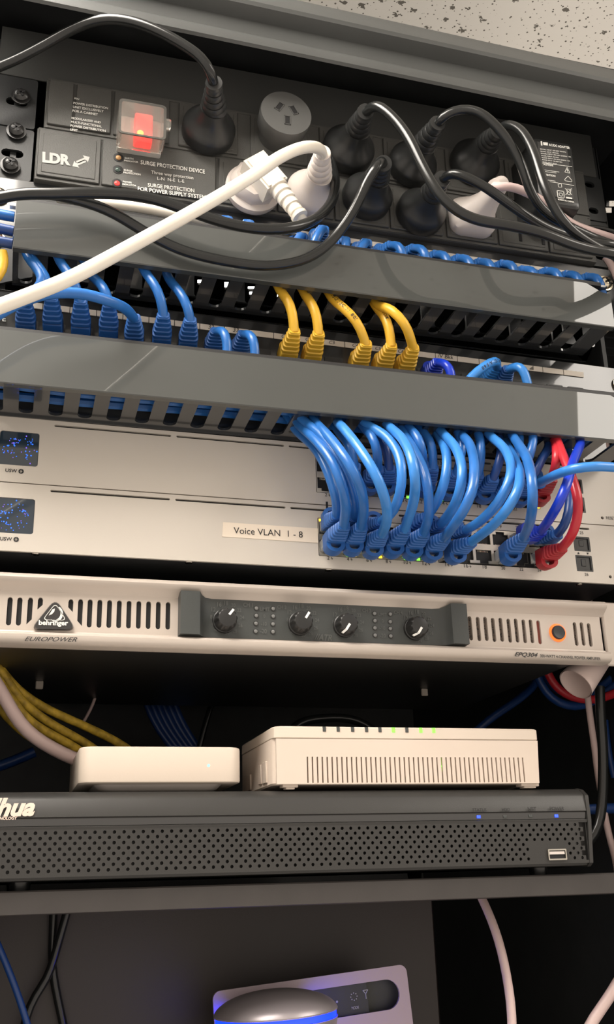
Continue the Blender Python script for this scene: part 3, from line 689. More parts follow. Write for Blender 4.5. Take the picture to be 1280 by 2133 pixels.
def module(t, x0, x1, z0, m_=pdu_m, inset=1.4, name='module'):
    o = M().box(x0, x1, -6.2, -4, z0 + 3, z0 + 41.4, .5)
    if inset: o.box(x0 + 3, x1 - 3, -6.7, -6, z0 + 5.5, z0 + 38.5, .4)
    return o.build(name, m_, t)
P1 = strip_body(5 * U, 'lower black power strip with surge protection panel and small round lamps', -211, 226)
P2 = strip_body(6 * U, 'upper black power strip with the red switch under a clear cover', -207, 226)
module(P1, -209.5, -167, 5 * U, name='logo_module')
module(P1, -165.5, -84.5, 5 * U, inset=0, name='surge_module')
for k, x in enumerate((-82, -38, 6, 50, 96, 140, 184)): module(P1, x, x + (42.5 if k < 6 else 38), 5 * U, name='outlet_module')
module(P2, -186, -161, 6 * U, inset=0, name='notice_module'); module(P2, -205, -188, 6 * U, inset=0, name='end_module')
module(P2, -159, -119, 6 * U, inset=0, name='switch_module')
for k, x in enumerate((-116, -62, -8, 44, 96, 148)): module(P2, x + 4, x + 48, 6 * U, name='outlet_module')
module(P1, -209.5, -209, 5 * U, inset=0, name='edge') if 0 else None
for z, sx in ((6 * U + 25.5, -224), (6 * U - 5, -225), (5 * U + 10, -227)):
    screw(P2 if z > 6 * U else P1, sx, z, y=-1.5, r=5.2, washer=True)
sl = M()
for x in (132, 158, 178): sl.box(x - 1.2, x + 1.2, -7.2, -6.6, 5 * U + 8, 5 * U + 15)
sl.build('latch_slots', dark, P1, smooth=False)
# logo and lettering
L = M(); wpx(L, 'LDR', (88, 337), (147, 344), -6.9, bold=.055, h=1.15)
for pts in ([(152, 346), (157, 346), (156, 339), (180, 325), (170, 324), (171, 321), (186, 329), (186, 337), (182, 334), (161, 347), (168, 349), (164, 346.5)],):
    pass
def arrow_px(mm, tip, tail, w1, w2, Y):
    a, b_ = at(*tip, Y), at(*tail, Y); d = (b_ - a); Ln = d.length; d.normalize(); n = V((-d.z, 0, d.x))
    hd = Ln * .34
    q = [a, a + d * hd + n * w2, a + d * hd + n * w1, b_ + n * w1, b_ - n * w1, a + d * hd - n * w1, a + d * hd - n * w2]
    mm.plate([(p.x, p.z) for p in q], [], (0, Y, 0), (1, 0, 0), (0, 0, 1), (0, .15, 0))
arrow_px(L, (187, 327), (160, 338), 1.1, 3.2, -6.9); arrow_px(L, (151, 346), (178, 335), 1.1, 3.2, -6.9)
L.build('logo', mat('logo_grey', (.42, .42, .40), .5), P1, smooth=False)
L = M()
wpx(L, 'SURGE PROTECTION DEVICE', (293, 342), (427, 362), -6.5, bold=.02, h=1.35)
wpx(L, 'Three way protection', (315, 362), (403, 374), -6.5, bold=.01, h=1.15)
wpx(L, 'L-N  N-E  L-E', (328, 375), (384, 381), -6.5, bold=.01, h=1.1)
wpx(L, 'SURGE PROTECTION', (308, 389), (405, 401), -6.5, bold=.02, h=1.25)
wpx(L, 'FOR POWER SUPPLY SYSTEMS', (287, 397), (434, 416), -6.5, bold=.02, h=1.25)
for s_, x, y, w_ in (('EARTH', 260, 331, 18), ('INDICATOR', 259, 336, 29), ('SURGE', 258, 356, 18), ('PROTECTION', 257, 361, 36), ('POWER', 256, 380, 19), ('INDICATOR', 255, 385, 29)):
    wpx(L, s_, (x, y), (x + w_, y + w_ * .13), -6.5, bold=.03)
L.build('printed_text', prnw, P1, smooth=False)
L = M()
for s_, x, y, w_ in (('PDU', 155, 207, 10), ('POWER DISTRIBUTION', 153, 217, 72), ('UNIT EXCLUSIVELY', 152, 225, 64), ('FOR A CABINET', 151, 233, 53), ('MODULARIZED AND', 149, 248, 61), ('MULTI-FUNCTIONAL', 148, 256, 64), ('POWER DISTRIBUTION', 147, 264, 73), ('UNIT', 146, 272, 16)):
    wpx(L, s_, (x, y), (x + w_, y + w_ * .155), -6.5, bold=.02, h=1.15)
L.build('printed_text', prng if 0 else prnw, P2, smooth=False)
for (u, v), m_, nm_ in (((247, 328), amber_off, 'amber_lamp'), ((246, 353), darklens, 'green_lamp'), ((244, 381), ledr, 'red_lamp')):
    q = at(u, v, -6.5)
    rg = M().lathe((q.x, -6.0, q.z), (0, -1, 0), [(0, 3.6), (.5, 3.6), (.6, 3.2)], 20).build('lamp_socket', dark, P1)
    sub(M().lathe((q.x, -6.5, q.z - .4), (0, -1, 0), [(0, 2.0), (.6, 1.9), (1.3, 1.0), (1.5, .2)], 16).build(nm_, m_, P1), rg)
# breaker: red rocker inside a clear flap box
q = [at(*c, -26) for c in ((249, 208), (350, 224), (342, 293), (245, 281))]
xa, xb, za, zb_ = (q[0].x + q[3].x) / 2, (q[1].x + q[2].x) / 2, (q[2].z + q[3].z) / 2, (q[0].z + q[1].z) / 2
M().box(xa + 1, xb - 1, -12, -5, za + 1, zb_ - 1, .8).build('switch_bezel', mat('grey_inner_box', (.55, .53, .49), .4), P2)
glass = mat('clear_cover', (.92, .90, .84), .08, trans=.9, ior=1.4)
fr_ = M().plate(rrect(xa, xb, za, zb_, 3, 5), [rrect(xa + 1.8, xb - 1.8, za + 1.8, zb_ - 1.8, 2, 5)], (0, -27, 0), (1, 0, 0), (0, 0, 1), (0, 15, 0))
fr_.prism(rrect(xa, xb, za, zb_, 3, 5), -27.8, -27).prism(rrect(xb - 1, xb + 3.5, za + 11, za + 19, 1.6, 4), -27.5, -24)
fr_.build('clear_cover', glass, P2, smooth=False)
rk = M().box(xa + 12, xb - 8.5, -20, -10, za + 3.5, zb_ - 3, 1.0).build('rocker', mat('red_rocker', (.75, .05, .05), .25, emit=(1, .06, .05), es=1.1), P2)
sub(M().lathe(((xa + xb) / 2 - .5, -20, za + 9), (0, -1, 0), [(0, 2.4), (.6, 2.0), (.9, .6)], 12).build('neon_glow', mat('neon', (1, .4, .1), .4, emit=(1, .32, .03), es=2.5), P2), rk)
ws = M()
for k in range(5): ws.box(xa + 3.0 + k * 6.4, xa + 5.6 + k * 6.4, -12.6, -12, zb_ - 17, zb_ - 3, .2)
ws.build('pale_ribs', whitep, P2)
# raised empty outlet
oc = at(597, 235, -33)
prof_ = [(0, 15), (10, 15.5), (14, 18.6), (26, 19.4), (28, 19.0)]
M().lathe((oc.x, -5, oc.z), (0, -1, 0), prof_, 40).build('raised_outlet', pdu_s, P2)
sk = M(); sd = M()
for dx, dz, a in ((-5.2, 4.6, -30), (5.6, 3.6, 28), (.6, -6.6, 0)):
    mt = Matrix.Translation((oc.x + dx, -33, oc.z + dz)) @ Matrix.Rotation(math.radians(-a), 4, 'Y')
    for b4 in ((-2.3, -1.7, -4, 4), (1.7, 2.3, -4, 4), (-2.3, 2.3, 3.4, 4), (-2.3, 2.3, -4, -3.4)): sk.box(b4[0], b4[1], -.5, .3, b4[2], b4[3], mtx=mt)
    sd.box(-1.7, 1.7, -.15, .3, -3.4, 3.4, mtx=mt)
sk.build('pin_slot_frames', plugm if 0 else pdu_s, P2, smooth=False); sd.build('pin_slots', dark, P2, smooth=False)

# ------------------------------------------------------------------ power plugs and cords
def plug(x, z, tip, path, label, m_=plugm, mc=rubber, r=3.5, r0=20, neck=(30, 9.6), tipY=-64, ys=None, lens=0.0, base=(12,), group=None, print_=None, col2=None):
    o = V((x, -7, z)); tp = at(*tip, tipY); ax = tp - V((x, -30, z)); 
    t = thing('power_plug', o, label, 'plug', group)
    # body: flat puck, then a cone drawn towards the cord
    nk = V((x, -5 - neck[0], z)).lerp(tp, .12)
    rings = []
    for f, rr in ((0, r0 - 1.5), (.03, r0), (.30, r0), (.36, r0 - .8), (.45, r0 * .86), (.58, r0 * .68), (.75, neck[1] + 1.5), (.92, neck[1] + .2), (1, neck[1])):
        c = o.lerp(V((nk.x, -5 - neck[0], nk.z)), f); c.x = x + (nk.x - x) * max(0, f - .3); c.z = z + (nk.z - z) * max(0, f - .3)
        rings.append([c + V((rr * math.cos(2 * PI * k / 32), 0, rr * math.sin(2 * PI * k / 32))) for k in range(32)])
    M().loft(rings).build('plug_body', m_, t)
    e = V((x + (nk.x - x) * .7, -5 - neck[0] + .5, z + (nk.z - z) * .7)); d = (tp - e); Ld = d.length; d.normalize()
    pr = [(0, neck[1])]; n_ = 4
    for k in range(n_):
        a = Ld * (.1 + .8 * k / n_); w_ = Ld * .8 / n_; rr = neck[1] - .4 - (neck[1] - 6) * (k + 1) / n_
        pr += [(a, rr - .5), (a + w_ * .2, rr + .5), (a + w_ * .75, rr + .5), (a + w_, rr - .5)]
    pr += [(Ld * .92, 6.2), (Ld, 5.8)]
    rel = M().lathe(e, d, pr, 24).build('strain_relief', m_, t)
    n = len(path); P = [tp - d * 4]
    for i, (u, v) in enumerate(path):
        Y = ys[i] if ys else tipY - 12
        P.append(at(u, v, Y))
    pts = smooth_path(P, 5)
    cd = M().tube(pts, r, 14).build('cord', mc, t)
    if print_:
        tm = M(); write_path(tm, print_[0], pts, print_[1], print_[2], r, rev=print_[3]); sub(tm.build('cable_print', prnw, t, smooth=False), cd)
    return t, pts
G3 = 'black round plugs in the power strips'
Z2 = 6 * U + 20; Z1 = 5 * U + 20
plug(at(437, 262, -16).x, at(437, 262, -16).z, (446, 172), [(440, 150), (420, 120), (380, 92), (320, 60), (262, 42), (215, 40), (180, 48), (140, 66), (80, 100), (20, 130), (-60, 160)], 'black round plug beside the red switch, its cord arching up into the dark',
     r0=19.5, ys=[-72, -74, -74, -72, -66, -60, -54, -46, -38, -32, -28], group=G3, r=3.6)
plug(at(730, 303, -16).x, at(730, 303, -16).z, (762, 232), [(775, 222), (790, 221), (806, 232), (831, 257), (855, 292), (873, 330), (892, 367), (916, 405), (953, 440), (1000, 460), (1060, 469), (1135, 487), (1185, 507), (1235, 521), (1300, 531), (1370, 545), (1400, 570)],
     'black plug whose cord sweeps diagonally down to the right edge', ys=[-72, -78, -82, -86, -90, -92, -94, -96, -97, -98, -98, -98, -96, -94, -92, -60, 40], group=G3, r=3.6)
plug(at(862, 338, -14).x, at(862, 338, -14).z, (913, 256), [(924, 243), (948, 230), (975, 228), (1000, 234), (1022, 250), (1047, 277), (1070, 309), (1088, 345), (1102, 390), (1120, 425), (1150, 452), (1190, 474), (1240, 497), (1300, 520), (1370, 560)],
     'black plug whose cord arches over the third black plug of the top strip', ys=[-70, -74, -78, -82, -84, -84, -82, -80, -76, -72, -66, -60, -55, -50, 50], group=G3, r0=19)
plug(at(992, 335, -14).x, at(992, 335, -14).z, (1040, 272), [(1050, 262), (1062, 260), (1080, 266), (1100, 290), (1116, 327), (1131, 378), (1150, 422), (1172, 460), (1197, 485), (1230, 507), (1262, 524), (1310, 545), (1370, 580)],
     'black domed plug whose printed cord hangs in front of the adapter', ys=[-72, -78, -84, -90, -94, -96, -97, -96, -92, -86, -80, -75, 20], group=G3, r0=20, print_=('GUANGZHOU PAN YU CABLE GROUP CO.  300/500V', .86, 3.9, True))
plug(at(768, 405, -14).x, at(768, 405, -14).z, (800, 340), [(797, 333), (786, 347), (776, 362), (763, 384), (742, 430), (718, 468), (690, 503), (655, 531), (610, 548), (552, 554), (502, 549), (440, 538), (375, 520), (320, 494), (280, 470), (240, 445), (200, 428), (150, 413), (100, 403), (50, 402), (0, 410), (-50, 425)],
     'black plug below the strips, its cord looping low across both lids', ys=[-70, -74, -72, -68, -62, -58, -55, -54, -54, -54, -54, -54, -54, -54, -55, -56, -57, -58, -60, -60, -60, -60], group=G3, r0=19)
plug(at(880, 438, -14).x, at(880, 438, -14).z, (922, 372), [(935, 364), (950, 362), (970, 368), (1000, 382), (1030, 402), (1065, 428), (1100, 452), (1135, 473), (1180, 490), (1230, 505), (1300, 515), (1360, 540)],
     'black plug in the lower strip left of the white rounded plug', ys=[-70, -75, -78, -80, -80, -78, -76, -72, -66, -60, -55, 40], group=G3, r0=19)
# white plug with ridged neck and thick cord to the lower left
plug(at(650, 400, -14).x, at(650, 400, -14).z, (672, 318), [(668, 312), (655, 306), (640, 306), (615, 312), (580, 329), (540, 357), (490, 389), (440, 419), (370, 459), (310, 492), (250, 525), (150, 578), (60, 615), (-60, 660)],
     'white round plug, its thick white cord crossing down to the left edge', m_=whitep, mc=white, r=3.9, r0=19, ys=[-78, -90, -98, -106, -112, -118, -124, -130, -136, -140, -144, -150, -154, -158])
# flat white plug with a block body
x0_ = at(528, 392, -10)
t = thing('power_plug', (x0_.x, -5, x0_.z), 'flat white plug with angled block body next to the surge panel', 'plug')
M().lathe((x0_.x, -5, x0_.z), (0, -1, 0), [(0, 19.5), (3, 20.5), (6, 20.5), (7, 18.5)], 40).build('round_base', clear if 0 else whitep, t)
hx = M(); rr8 = [(x0_.x + 18 * math.cos(PI / 8 + k * PI / 4 + .25), x0_.z + 1 + 18 * math.sin(PI / 8 + k * PI / 4 + .25)) for k in range(8)]
hx.loft([[V((a, -12, c)) for a, c in rr8], [V((a, -17, c)) for a, c in rr8], [V((x0_.x + (a - x0_.x) * .82, -21, x0_.z + (c - x0_.z) * .82)) for a, c in rr8]]).build('plug_body', whitep, t)
A_, B_ = at(535, 335, -32), at(578, 385, -32); dd = (B_ - A_).normalized(); nn = V((-dd.z, 0, dd.x))
bk = M(); w_ = 9.5
bk.loft([[q + V((0, y, 0)) for q in (A_ + nn * w_ - dd * 4, A_ - nn * w_ - dd * 4, B_ - nn * w_, B_ + nn * w_)] for y in (14, 0, -1.5)])
bk.loft([[q + V((0, y, 0)) for q in (A_ + nn * w_ * .8 - dd * 2, A_ - nn * w_ * .8 - dd * 2, B_ - nn * w_ * .85 - dd, B_ + nn * w_ * .85 - dd)] for y in (-1.5, -3)])
bk.build('block_body', white, t)
e0, e1 = at(575, 385, -30), at(622, 447, -34)
d = (e1 - e0); Ld = d.length; pr = []
for k in range(5): pr += [(Ld * k / 5, 7.4 - k * .5), (Ld * (k + .62) / 5, 7.4 - k * .5), (Ld * (k + .66) / 5, 6.1 - k * .4), (Ld * (k + .95) / 5, 6.1 - k * .4)]
pr += [(Ld * 1.0, 6.2), (Ld * 1.08, 6.0), (Ld * 1.1, 4)]
M().lathe(e0, d, pr, 20).build('strain_relief', white, t)
pts = smooth_path([e1, at(632, 458, -34), at(636, 468, -30), at(610, 478, -26), at(560, 478, -24), at(500, 472, -26), (at(440, 463, -28)), at(380, 451, -32), at(330, 440, -36), at(280, 431, -38), at(230, 425, -38), at(180, 418, -36), at(120, 412, -30)], 5)
M().tube(pts, 3.4, 12).build('cord', white, t)
# white rounded-square plug on the right
wc = at(985, 452, -12)
t = thing('power_plug', (wc.x, -5, wc.z), 'white rounded plug with a smooth swan neck, right part of the lower strip', 'plug')
b_ = M(); rings = []
for y, w_, h_, dx, dz in ((0, 17, 14, 0, 0), (-3, 18, 15, 0, 0), (-9, 18, 15, 0, 0), (-13, 16.5, 14, 0, 0), (-18, 13, 11, 1, 0), (-26, 9.5, 8.5, 3, 1), (-36, 7, 6.5, 5, 2), (-46, 6, 6, 6, 3)):
    rings.append([V((wc.x + dx + a, -5 + y, wc.z + dz + c)) for a, c in rrect(-w_, w_, -h_, h_, min(w_, h_) * (.62 if y > -10 else .95), 6)])
b_.loft(rings).build('plug_body', whitep, t)
rb_ = M(); tp = at(1030, 388, -58); e = V((wc.x + 6, -50, wc.z + 3)); d = tp - e; rb_.lathe(e, d, [(0, 6), (d.length * .55, 5), (d.length * .6, 5.6), (d.length, 5.2)], 20).build('strain_relief', whitep, t)
pts = smooth_path([tp, at(1040, 389, -62), at(1062, 388, -64), at(1088, 396, -62), at(1112, 408, -58), at(1138, 424, -50), at(1165, 446, -40), at(1200, 470, -30), at(1290, 500, -10)], 5)
M().tube(pts, 3.2, 12).build('cord', whited, t)
# black cord that circles the white plug and runs over the upper lid
def free_cord(name, path, r, m_, label, cat='cord', group=None):
    pts = smooth_path([at(u, v, y) for u, v, y in path], 5)
    return tag(M().tube(pts, r, 14).build(name, m_, None, org=pts[0]), label, cat, group)
free_cord('power_cable', [(688, 335, -22), (698, 370, -30), (697, 405, -38), (682, 435, -46), (655, 458, -54), (620, 472, -60), (580, 478, -63), (530, 476, -64), (480, 467, -64), (435, 454, -64), (380, 434, -64), (325, 415, -64), (280, 406, -65), (225, 403, -66), (165, 402, -68), (100, 404, -68), (40, 404, -68), (-40, 420, -68)], 3.6, rubber, 'black power cord curling round the white round plug, then along the upper lid', 'cord')
free_cord('power_cable', [(1130, 500, -40), (1180, 470, -44), (1150, 440, -42), (1108, 380, -34), (1100, 330, -28)], 3.0, rubber, 'black cord half hidden between the printed cord and the adapter', 'cord') if 0 else None
free_cord('low_voltage_cable', [(1205, 480, -10), (1225, 472, -12), (1250, 474, -14), (1300, 488, -16)], 1.6, rubber, 'thin shiny black lead at the right edge below the bright slots', 'cable')
# mains adapter with printed label
q = [at(*c, -42) for c in ((1108, 286), (1196, 297), (1210, 438), (1130, 425))]
xa, xb = q[0].x, (q[1].x + q[2].x) / 2; zt_, zb_ = (q[0].z + q[1].z) / 2, q[2].z
t = thing('power_adapter', ((xa + xb) / 2, -5, (zt_ + zb_) / 2), 'black plug-in power adapter with a white printed label at the right end', 'adapter')
bd = M(); rings = []
for y, g in ((0, 1), (-30, 1), (-36, .5), (-37.5, 1.8)):
    gg = {1: 0, .5: .8, 1.8: 2.4}[g]; rings.append([V((a, -5 + y, c)) for a, c in rrect(xa + gg, xb - gg, zb_ + gg, zt_ - gg, 4, 5)])
bd.loft(rings).build('housing', plugm, t)
lb = M().prism(rrect(xa + 4, xb - 6, zb_ + 8, zt_ - 5, .8, 3), -42.9, -42.4).build('label', mat('adapter_label', (.03, .03, .03), .35), t, smooth=False)
L = M(); YL = -43
wpx(L, 'AC/DC ADAPTER', (1144, 304), (1188, 311), YL, bold=.03, h=1.3)
quad_px(L, [(1127, 294), (1130, 294), (1131, 303), (1128, 303)], YL - .2, .1); quad_px(L, [(1132, 296), (1142, 297), (1142, 303), (1133, 302)], YL - .2, .1)
for k, (x1_) in enumerate((1180, 1165, 1190, 1165, 1188, 1172, 1160)):
    wpx(L, 'MODEL INPUT 100-240V 50/60Hz 1.5A MAX'[:int((x1_ - 1124) / 1.9)], (1126 + k * .8, 312 + k * 4.4), (x1_, 312 + k * 4.4 + (x1_ - 1126) * .12), YL, bold=.01)
wpx(L, 'CAUTION!', (1130, 344), (1153, 347), YL, bold=.03, h=1.2); wpx(L, 'ATTENTION!', (1130, 365), (1158, 369), YL, bold=.03, h=1.2)
for a, b2 in (((1126, 338), (1193, 347)), ((1132, 353), (1166, 358)), ((1136, 357), (1160, 360)), ((1138, 374), (1158, 377)), ((1146, 378), (1197, 386))):
    quad_px(L, [a, b2, (b2[0], b2[1] + .8), (a[0], a[1] + .8)], YL - .2, .1)
def ring_px(mm, pts, wd, Y, closed=True):
    q = [at(*p, Y) for p in pts]; n = len(q)
    for i in range(n if closed else n - 1):
        a, b2 = q[i], q[(i + 1) % n]; d = (b2 - a).normalized() * wd * .5; nn_ = V((-d.z, 0, d.x))
        mm.plate([((a - d + nn_).x, (a - d + nn_).z), ((b2 + d + nn_).x, (b2 + d + nn_).z), ((b2 + d - nn_).x, (b2 + d - nn_).z), ((a - d - nn_).x, (a - d - nn_).z)], [], (0, Y - .2, 0), (1, 0, 0), (0, 0, 1), (0, .1, 0))
ring_px(L, [(1177, 359), (1182, 349), (1188, 361)], .4, YL); ring_px(L, [(1182, 353), (1182.6, 357)], .5, YL, False)
ring_px(L, [(1177, 374), (1184, 367), (1192, 376), (1192, 379), (1178, 377)], .4, YL)
ring_px(L, [(1161, 397), (1175, 399), (1176, 413), (1163, 412)], .6, YL); ring_px(L, [(1165, 402), (1172, 403), (1172, 409), (1166, 408)], .5, YL)
ring_px(L, [(1163, 384), (1170, 383), (1171, 390), (1164, 390)], .35, YL); ring_px(L, [(1178, 393), (1192, 406)], .4, YL, False); ring_px(L, [(1191, 393), (1179, 406)], .4, YL, False); ring_px(L, [(1181, 394), (1190, 395), (1188, 406), (1183, 405)], .5, YL)
quad_px(L, [(1180, 410), (1193, 412), (1193, 415), (1180, 413)], YL - .2, .1)
wpx(L, 'MADE IN CHINA', (1163, 417), (1197, 423), YL, bold=.03)
sub(L.build('label_print', prnw, t, smooth=False), lb)

# ------------------------------------------------------------------ amplifier
A0 = thing('power_amplifier', (0, 0, -100), 'silver four channel power amplifier with knobs, below the lower network switch', 'amplifier')
top = [(6, -58.4), (-1, -58.4), (-4, -58.8), (-6.2, -60), (-7, -61.8), (-6.4, -63.4), (-4.4, -64.8), (-1.5, -67.0), (-.6, -68.2), (0, -68.8), (6, -68.8)]
bot = [(6, -92.6), (0, -92.6), (-.3, -93.4), (-3, -94.0), (-6, -94.8), (-7.2, -96.2), (-7.2, -98.8), (-6, -100.6), (-3.5, -101.6), (6, -101.8)]
XR = at(1262, 1270, -4).x; XRb = at(1271, 1370, -4).x
M().strip(top, -262, XR).build('upper_rail', ampsil, A0); M().strip(bot, -262, XRb).build('lower_rail', ampsil, A0)
M().box(-216, 168, 6, 205, -101, -59).build('chassis', ampblk, A0, smooth=False)
M().box(XR - 1, 244, -1, 2.4, -103, -58, 1).build('rack_ear', ampsil, A0)
def amp_face(xa, xb, holes, name, parent):
    return M().plate([(xa, -93.2), (xb, -93.2), (xb, -68.4), (xa, -68.4)], holes, (0, 0, 0), (1, 0, 0), (0, 0, 1), (0, 2, 0)).build(name, ampsil, parent, smooth=False)
def cutpill(x, z, w_, h_, cut=None):
    p = pill(x, z, w_, h_, 5)
    return p
xl = at(371, 1280, 0).x; xr_ = at(967, 1310, 0).x
hl = []
for u, v in ((19.5, 1273), (40, 1273.5)): q = at(u, v); hl.append(pill(q.x, q.z, 2.9, 17.2, 5))
for k in range(9):
    u = 187 + k * 20.4; q = at(u, 1277.5 + k * .62); hl.append(pill(q.x, q.z, 2.9, 17.4, 5))
q = at(62, 1274); hl.append([(q.x + 1.45, q.z + 7.2), (q.x + .9, q.z + 8.4), (q.x, q.z + 8.7), (q.x - .9, q.z + 8.4), (q.x - 1.45, q.z + 7.2), (q.x - 1.45, q.z - 7.8), (q.x + 1.45, q.z - 4.6)])
q = at(84, 1257); hl.append([(q.x + 1.45, q.z + 2.2), (q.x + .9, q.z + 3.4), (q.x, q.z + 3.7), (q.x - .9, q.z + 3.4), (q.x - 1.45, q.z + 2.2), (q.x - 1.45, q.z - 3.8), (q.x + 1.45, q.z - .8)])
q = at(147.5, 1261); hl.append([(q.x + 1.45, q.z + 2.4), (q.x + .9, q.z + 3.6), (q.x, q.z + 3.9), (q.x - .9, q.z + 3.6), (q.x - 1.45, q.z + 2.4), (q.x - 1.45, q.z - 1.2), (q.x + 1.45, q.z - 4.2)])
q = at(167, 1277); hl.append([(q.x + 1.45, q.z + 7.2), (q.x + .9, q.z + 8.4), (q.x, q.z + 8.7), (q.x - .9, q.z + 8.4), (q.x - 1.45, q.z + 7.2), (q.x - 1.45, q.z - 4.8), (q.x + 1.45, q.z - 8.0)])
amp_face(-262, xl + 1, hl, 'left_grille', A0)
hr = []
for u, v in ((980.5, 1308.5), (997.5, 1310), (1013, 1309.7), (1029, 1312), (1045, 1311.5), (1061.7, 1313.5), (1077, 1313.2), (1093, 1315), (1108, 1315), (1124, 1317), (1200, 1320.5), (1214.5, 1320.5), (1229.5, 1322.5)):
    q = at(u, v); hr.append(pill(q.x, q.z, 2.7, 16.6, 5))
amp_face(xr_ - 1, XR - 3, hr, 'right_grille', A0)
gm = bpy.data.materials.new('grille_mesh'); gm.use_nodes = True; nt = gm.node_tree; b = nt.nodes['Principled BSDF']
tc = nt.nodes.new('ShaderNodeTexCoord'); vo = nt.nodes.new('ShaderNodeTexVoronoi'); vo.inputs['Scale'].default_value = 900
cr = nt.nodes.new('ShaderNodeValToRGB'); cr.color_ramp.elements[0].color = (.01, .01, .01, 1); cr.color_ramp.elements[1].color = (.12, .09, .07, 1); cr.color_ramp.elements[0].position = .25; cr.color_ramp.elements[1].position = .6
nt.links.new(tc.outputs['Object'], vo.inputs['Vector']); nt.links.new(vo.outputs['Distance'], cr.inputs[0]); nt.links.new(cr.outputs[0], b.inputs['Base Color']); b.inputs['Roughness'].default_value = .6
M().box(xr_, XR - 4, 2.0, 2.6, -91, -70).build('wire_mesh', gm, A0, smooth=False)
M().box(-262, xl, 2.0, 2.6, -91, -70).build('wire_mesh', dark, A0, smooth=False)
q = at(1124, 1317); M().box(q.x - 1.6, q.x + 1.6, 1.6, 2.0, q.z - 8.5, q.z + 8.5).build('lit_red_mesh', mat('dim_red_glow', (.22, .05, .035), .6), A0, smooth=False)
# centre control panel between two raised bezels
xs_ = [xl, xl + .4, xl + 11, xl + 12.5, xl + 14.5, xl + 17, xl + 21]; ys_ = [0, -8, -8, -7.4, -3, -1, -.4]
xe = [xr_, xr_ - .4, xr_ - 10, xr_ - 11.5, xr_ - 13.5, xr_ - 17, xr_ - 22]
sec = [(x, y) for x, y in zip(xs_, ys_)] + [(x, y) for x, y in reversed(list(zip(xe, ys_)))]
zt1 = [-66.0 if y < -5 else (-66.0 - 2.6 * (1 + y / 5)) for _, y in sec]
rg = [[V((x, y, zz)), V((x, y, -93.0)), V((x, 5, -93.0)), V((x, 5, zz))] for (x, y), zz in zip(sec, zt1)]
M().loft(rg).build('control_panel', amppan, A0)
YP = -.7
def knob(u, v, pa, pb, ub, vb):
    q = at(u, v, -8); k = M(); prf = []; n = 48
    rings = []
    for y, r_, fl in ((0, 7.6, 0), (2, 7.5, 0), (2.4, 7.0, .1), (8, 6.8, .75), (9.6, 6.4, .7), (10.4, 5.6, .1), (10.6, 5.0, 0)):
        rings.append([V((q.x + (r_ - fl * (1 if (i // 2) % 2 else 0)) * math.cos(2 * PI * i / n), YP - y, q.z + (r_ - fl * (1 if (i // 2) % 2 else 0)) * math.sin(2 * PI * i / n))) for i in range(n)])
    o = k.loft(rings).build('knob', ampblk, A0)
    a, b2 = at(*pa, -11.4), at(*pb, -11.4); d = (b2 - a); Lk = d.length; d.normalize(); nn_ = V((-d.z, 0, d.x)) * .75
    p = M(); c4 = [a + nn_, b2 + nn_, b2 - nn_, a - nn_]
    p.plate([(c_.x, c_.z) for c_ in c4], [], (0, -11.6, 0), (1, 0, 0), (0, 0, 1), (0, .6, 0))
    if ub: # the line runs on over the rim
        e_ = at(ub, vb, -9.6); q4 = [b2 + nn_, b2 - nn_, e_ - nn_, e_ + nn_]; p.loft([q4, [z_ + V((0, 1.2, 0)) for z_ in q4]])
    sub(p.build('pointer', mat('pointer_white', (.85, .85, .82), .5) if 'pointer_white' not in bpy.data.materials else bpy.data.materials['pointer_white'], A0, smooth=False), o)
knob(472.5, 1288.5, (478, 1280), (487, 1269), None, None)
knob(630.5, 1294, (637.5, 1287), (645, 1275), None, None)
knob(725, 1298.5, (729.5, 1299), (722, 1311), 714.5, 1317.5)
knob(872.5, 1305, (879.5, 1306.5), (873, 1318), 862, 1323.5)
for pts_ in ([(534.5, 1267), (534.3, 1282.5), (533.5, 1298.7), (533, 1315), (569.5, 1268), (569.5, 1283.8), (569, 1300), (569, 1316)], [(780.7, 1278), (781.5, 1293), (781.5, 1308), (782, 1323.3), (813.5, 1279.3), (813.5, 1295), (813.7, 1309.5), (814.5, 1325)]):
    for u, v in pts_:
        q = at(u, v, YP)
        h_ = M().lathe((q.x, YP + .2, q.z), (0, -1, 0), [(0, 1.65), (.35, 1.65), (.4, 1.4)], 14).build('level_light', metalring, A0)
        sub(M().lathe((q.x, YP - .2, q.z), (0, -1, 0), [(0, 1.2), (.4, 1.1), (.7, .5)], 12).build('lens', mat('level_lens', (.20, .205, .20), .4) if 'level_lens' not in bpy.data.materials else bpy.data.materials['level_lens'], A0), h_)
L = M()
for u0, v0 in ((472.5, 1288.5), (630.5, 1294), (725, 1298.5), (872.5, 1305)):
    for s_, a in (('-oo', 232), ('4', 205), ('8', 178), ('12', 148), ('16', 118), ('18', 92), ('20', 64), ('22', 35), ('24', 5), ('26', -27), ('28', -58), ('30', -88)):
        c_ = at(u0, v0, YP - .2); w_ = .95 * len(s_); x = c_.x + 9.8 * math.cos(math.radians(a)); z = c_.z + 9.4 * math.sin(math.radians(a)) - .8
        write(L, s_, (x - w_ * .7, YP, z), (x + w_ * .7, YP, z), bold=.02, h=1.2)
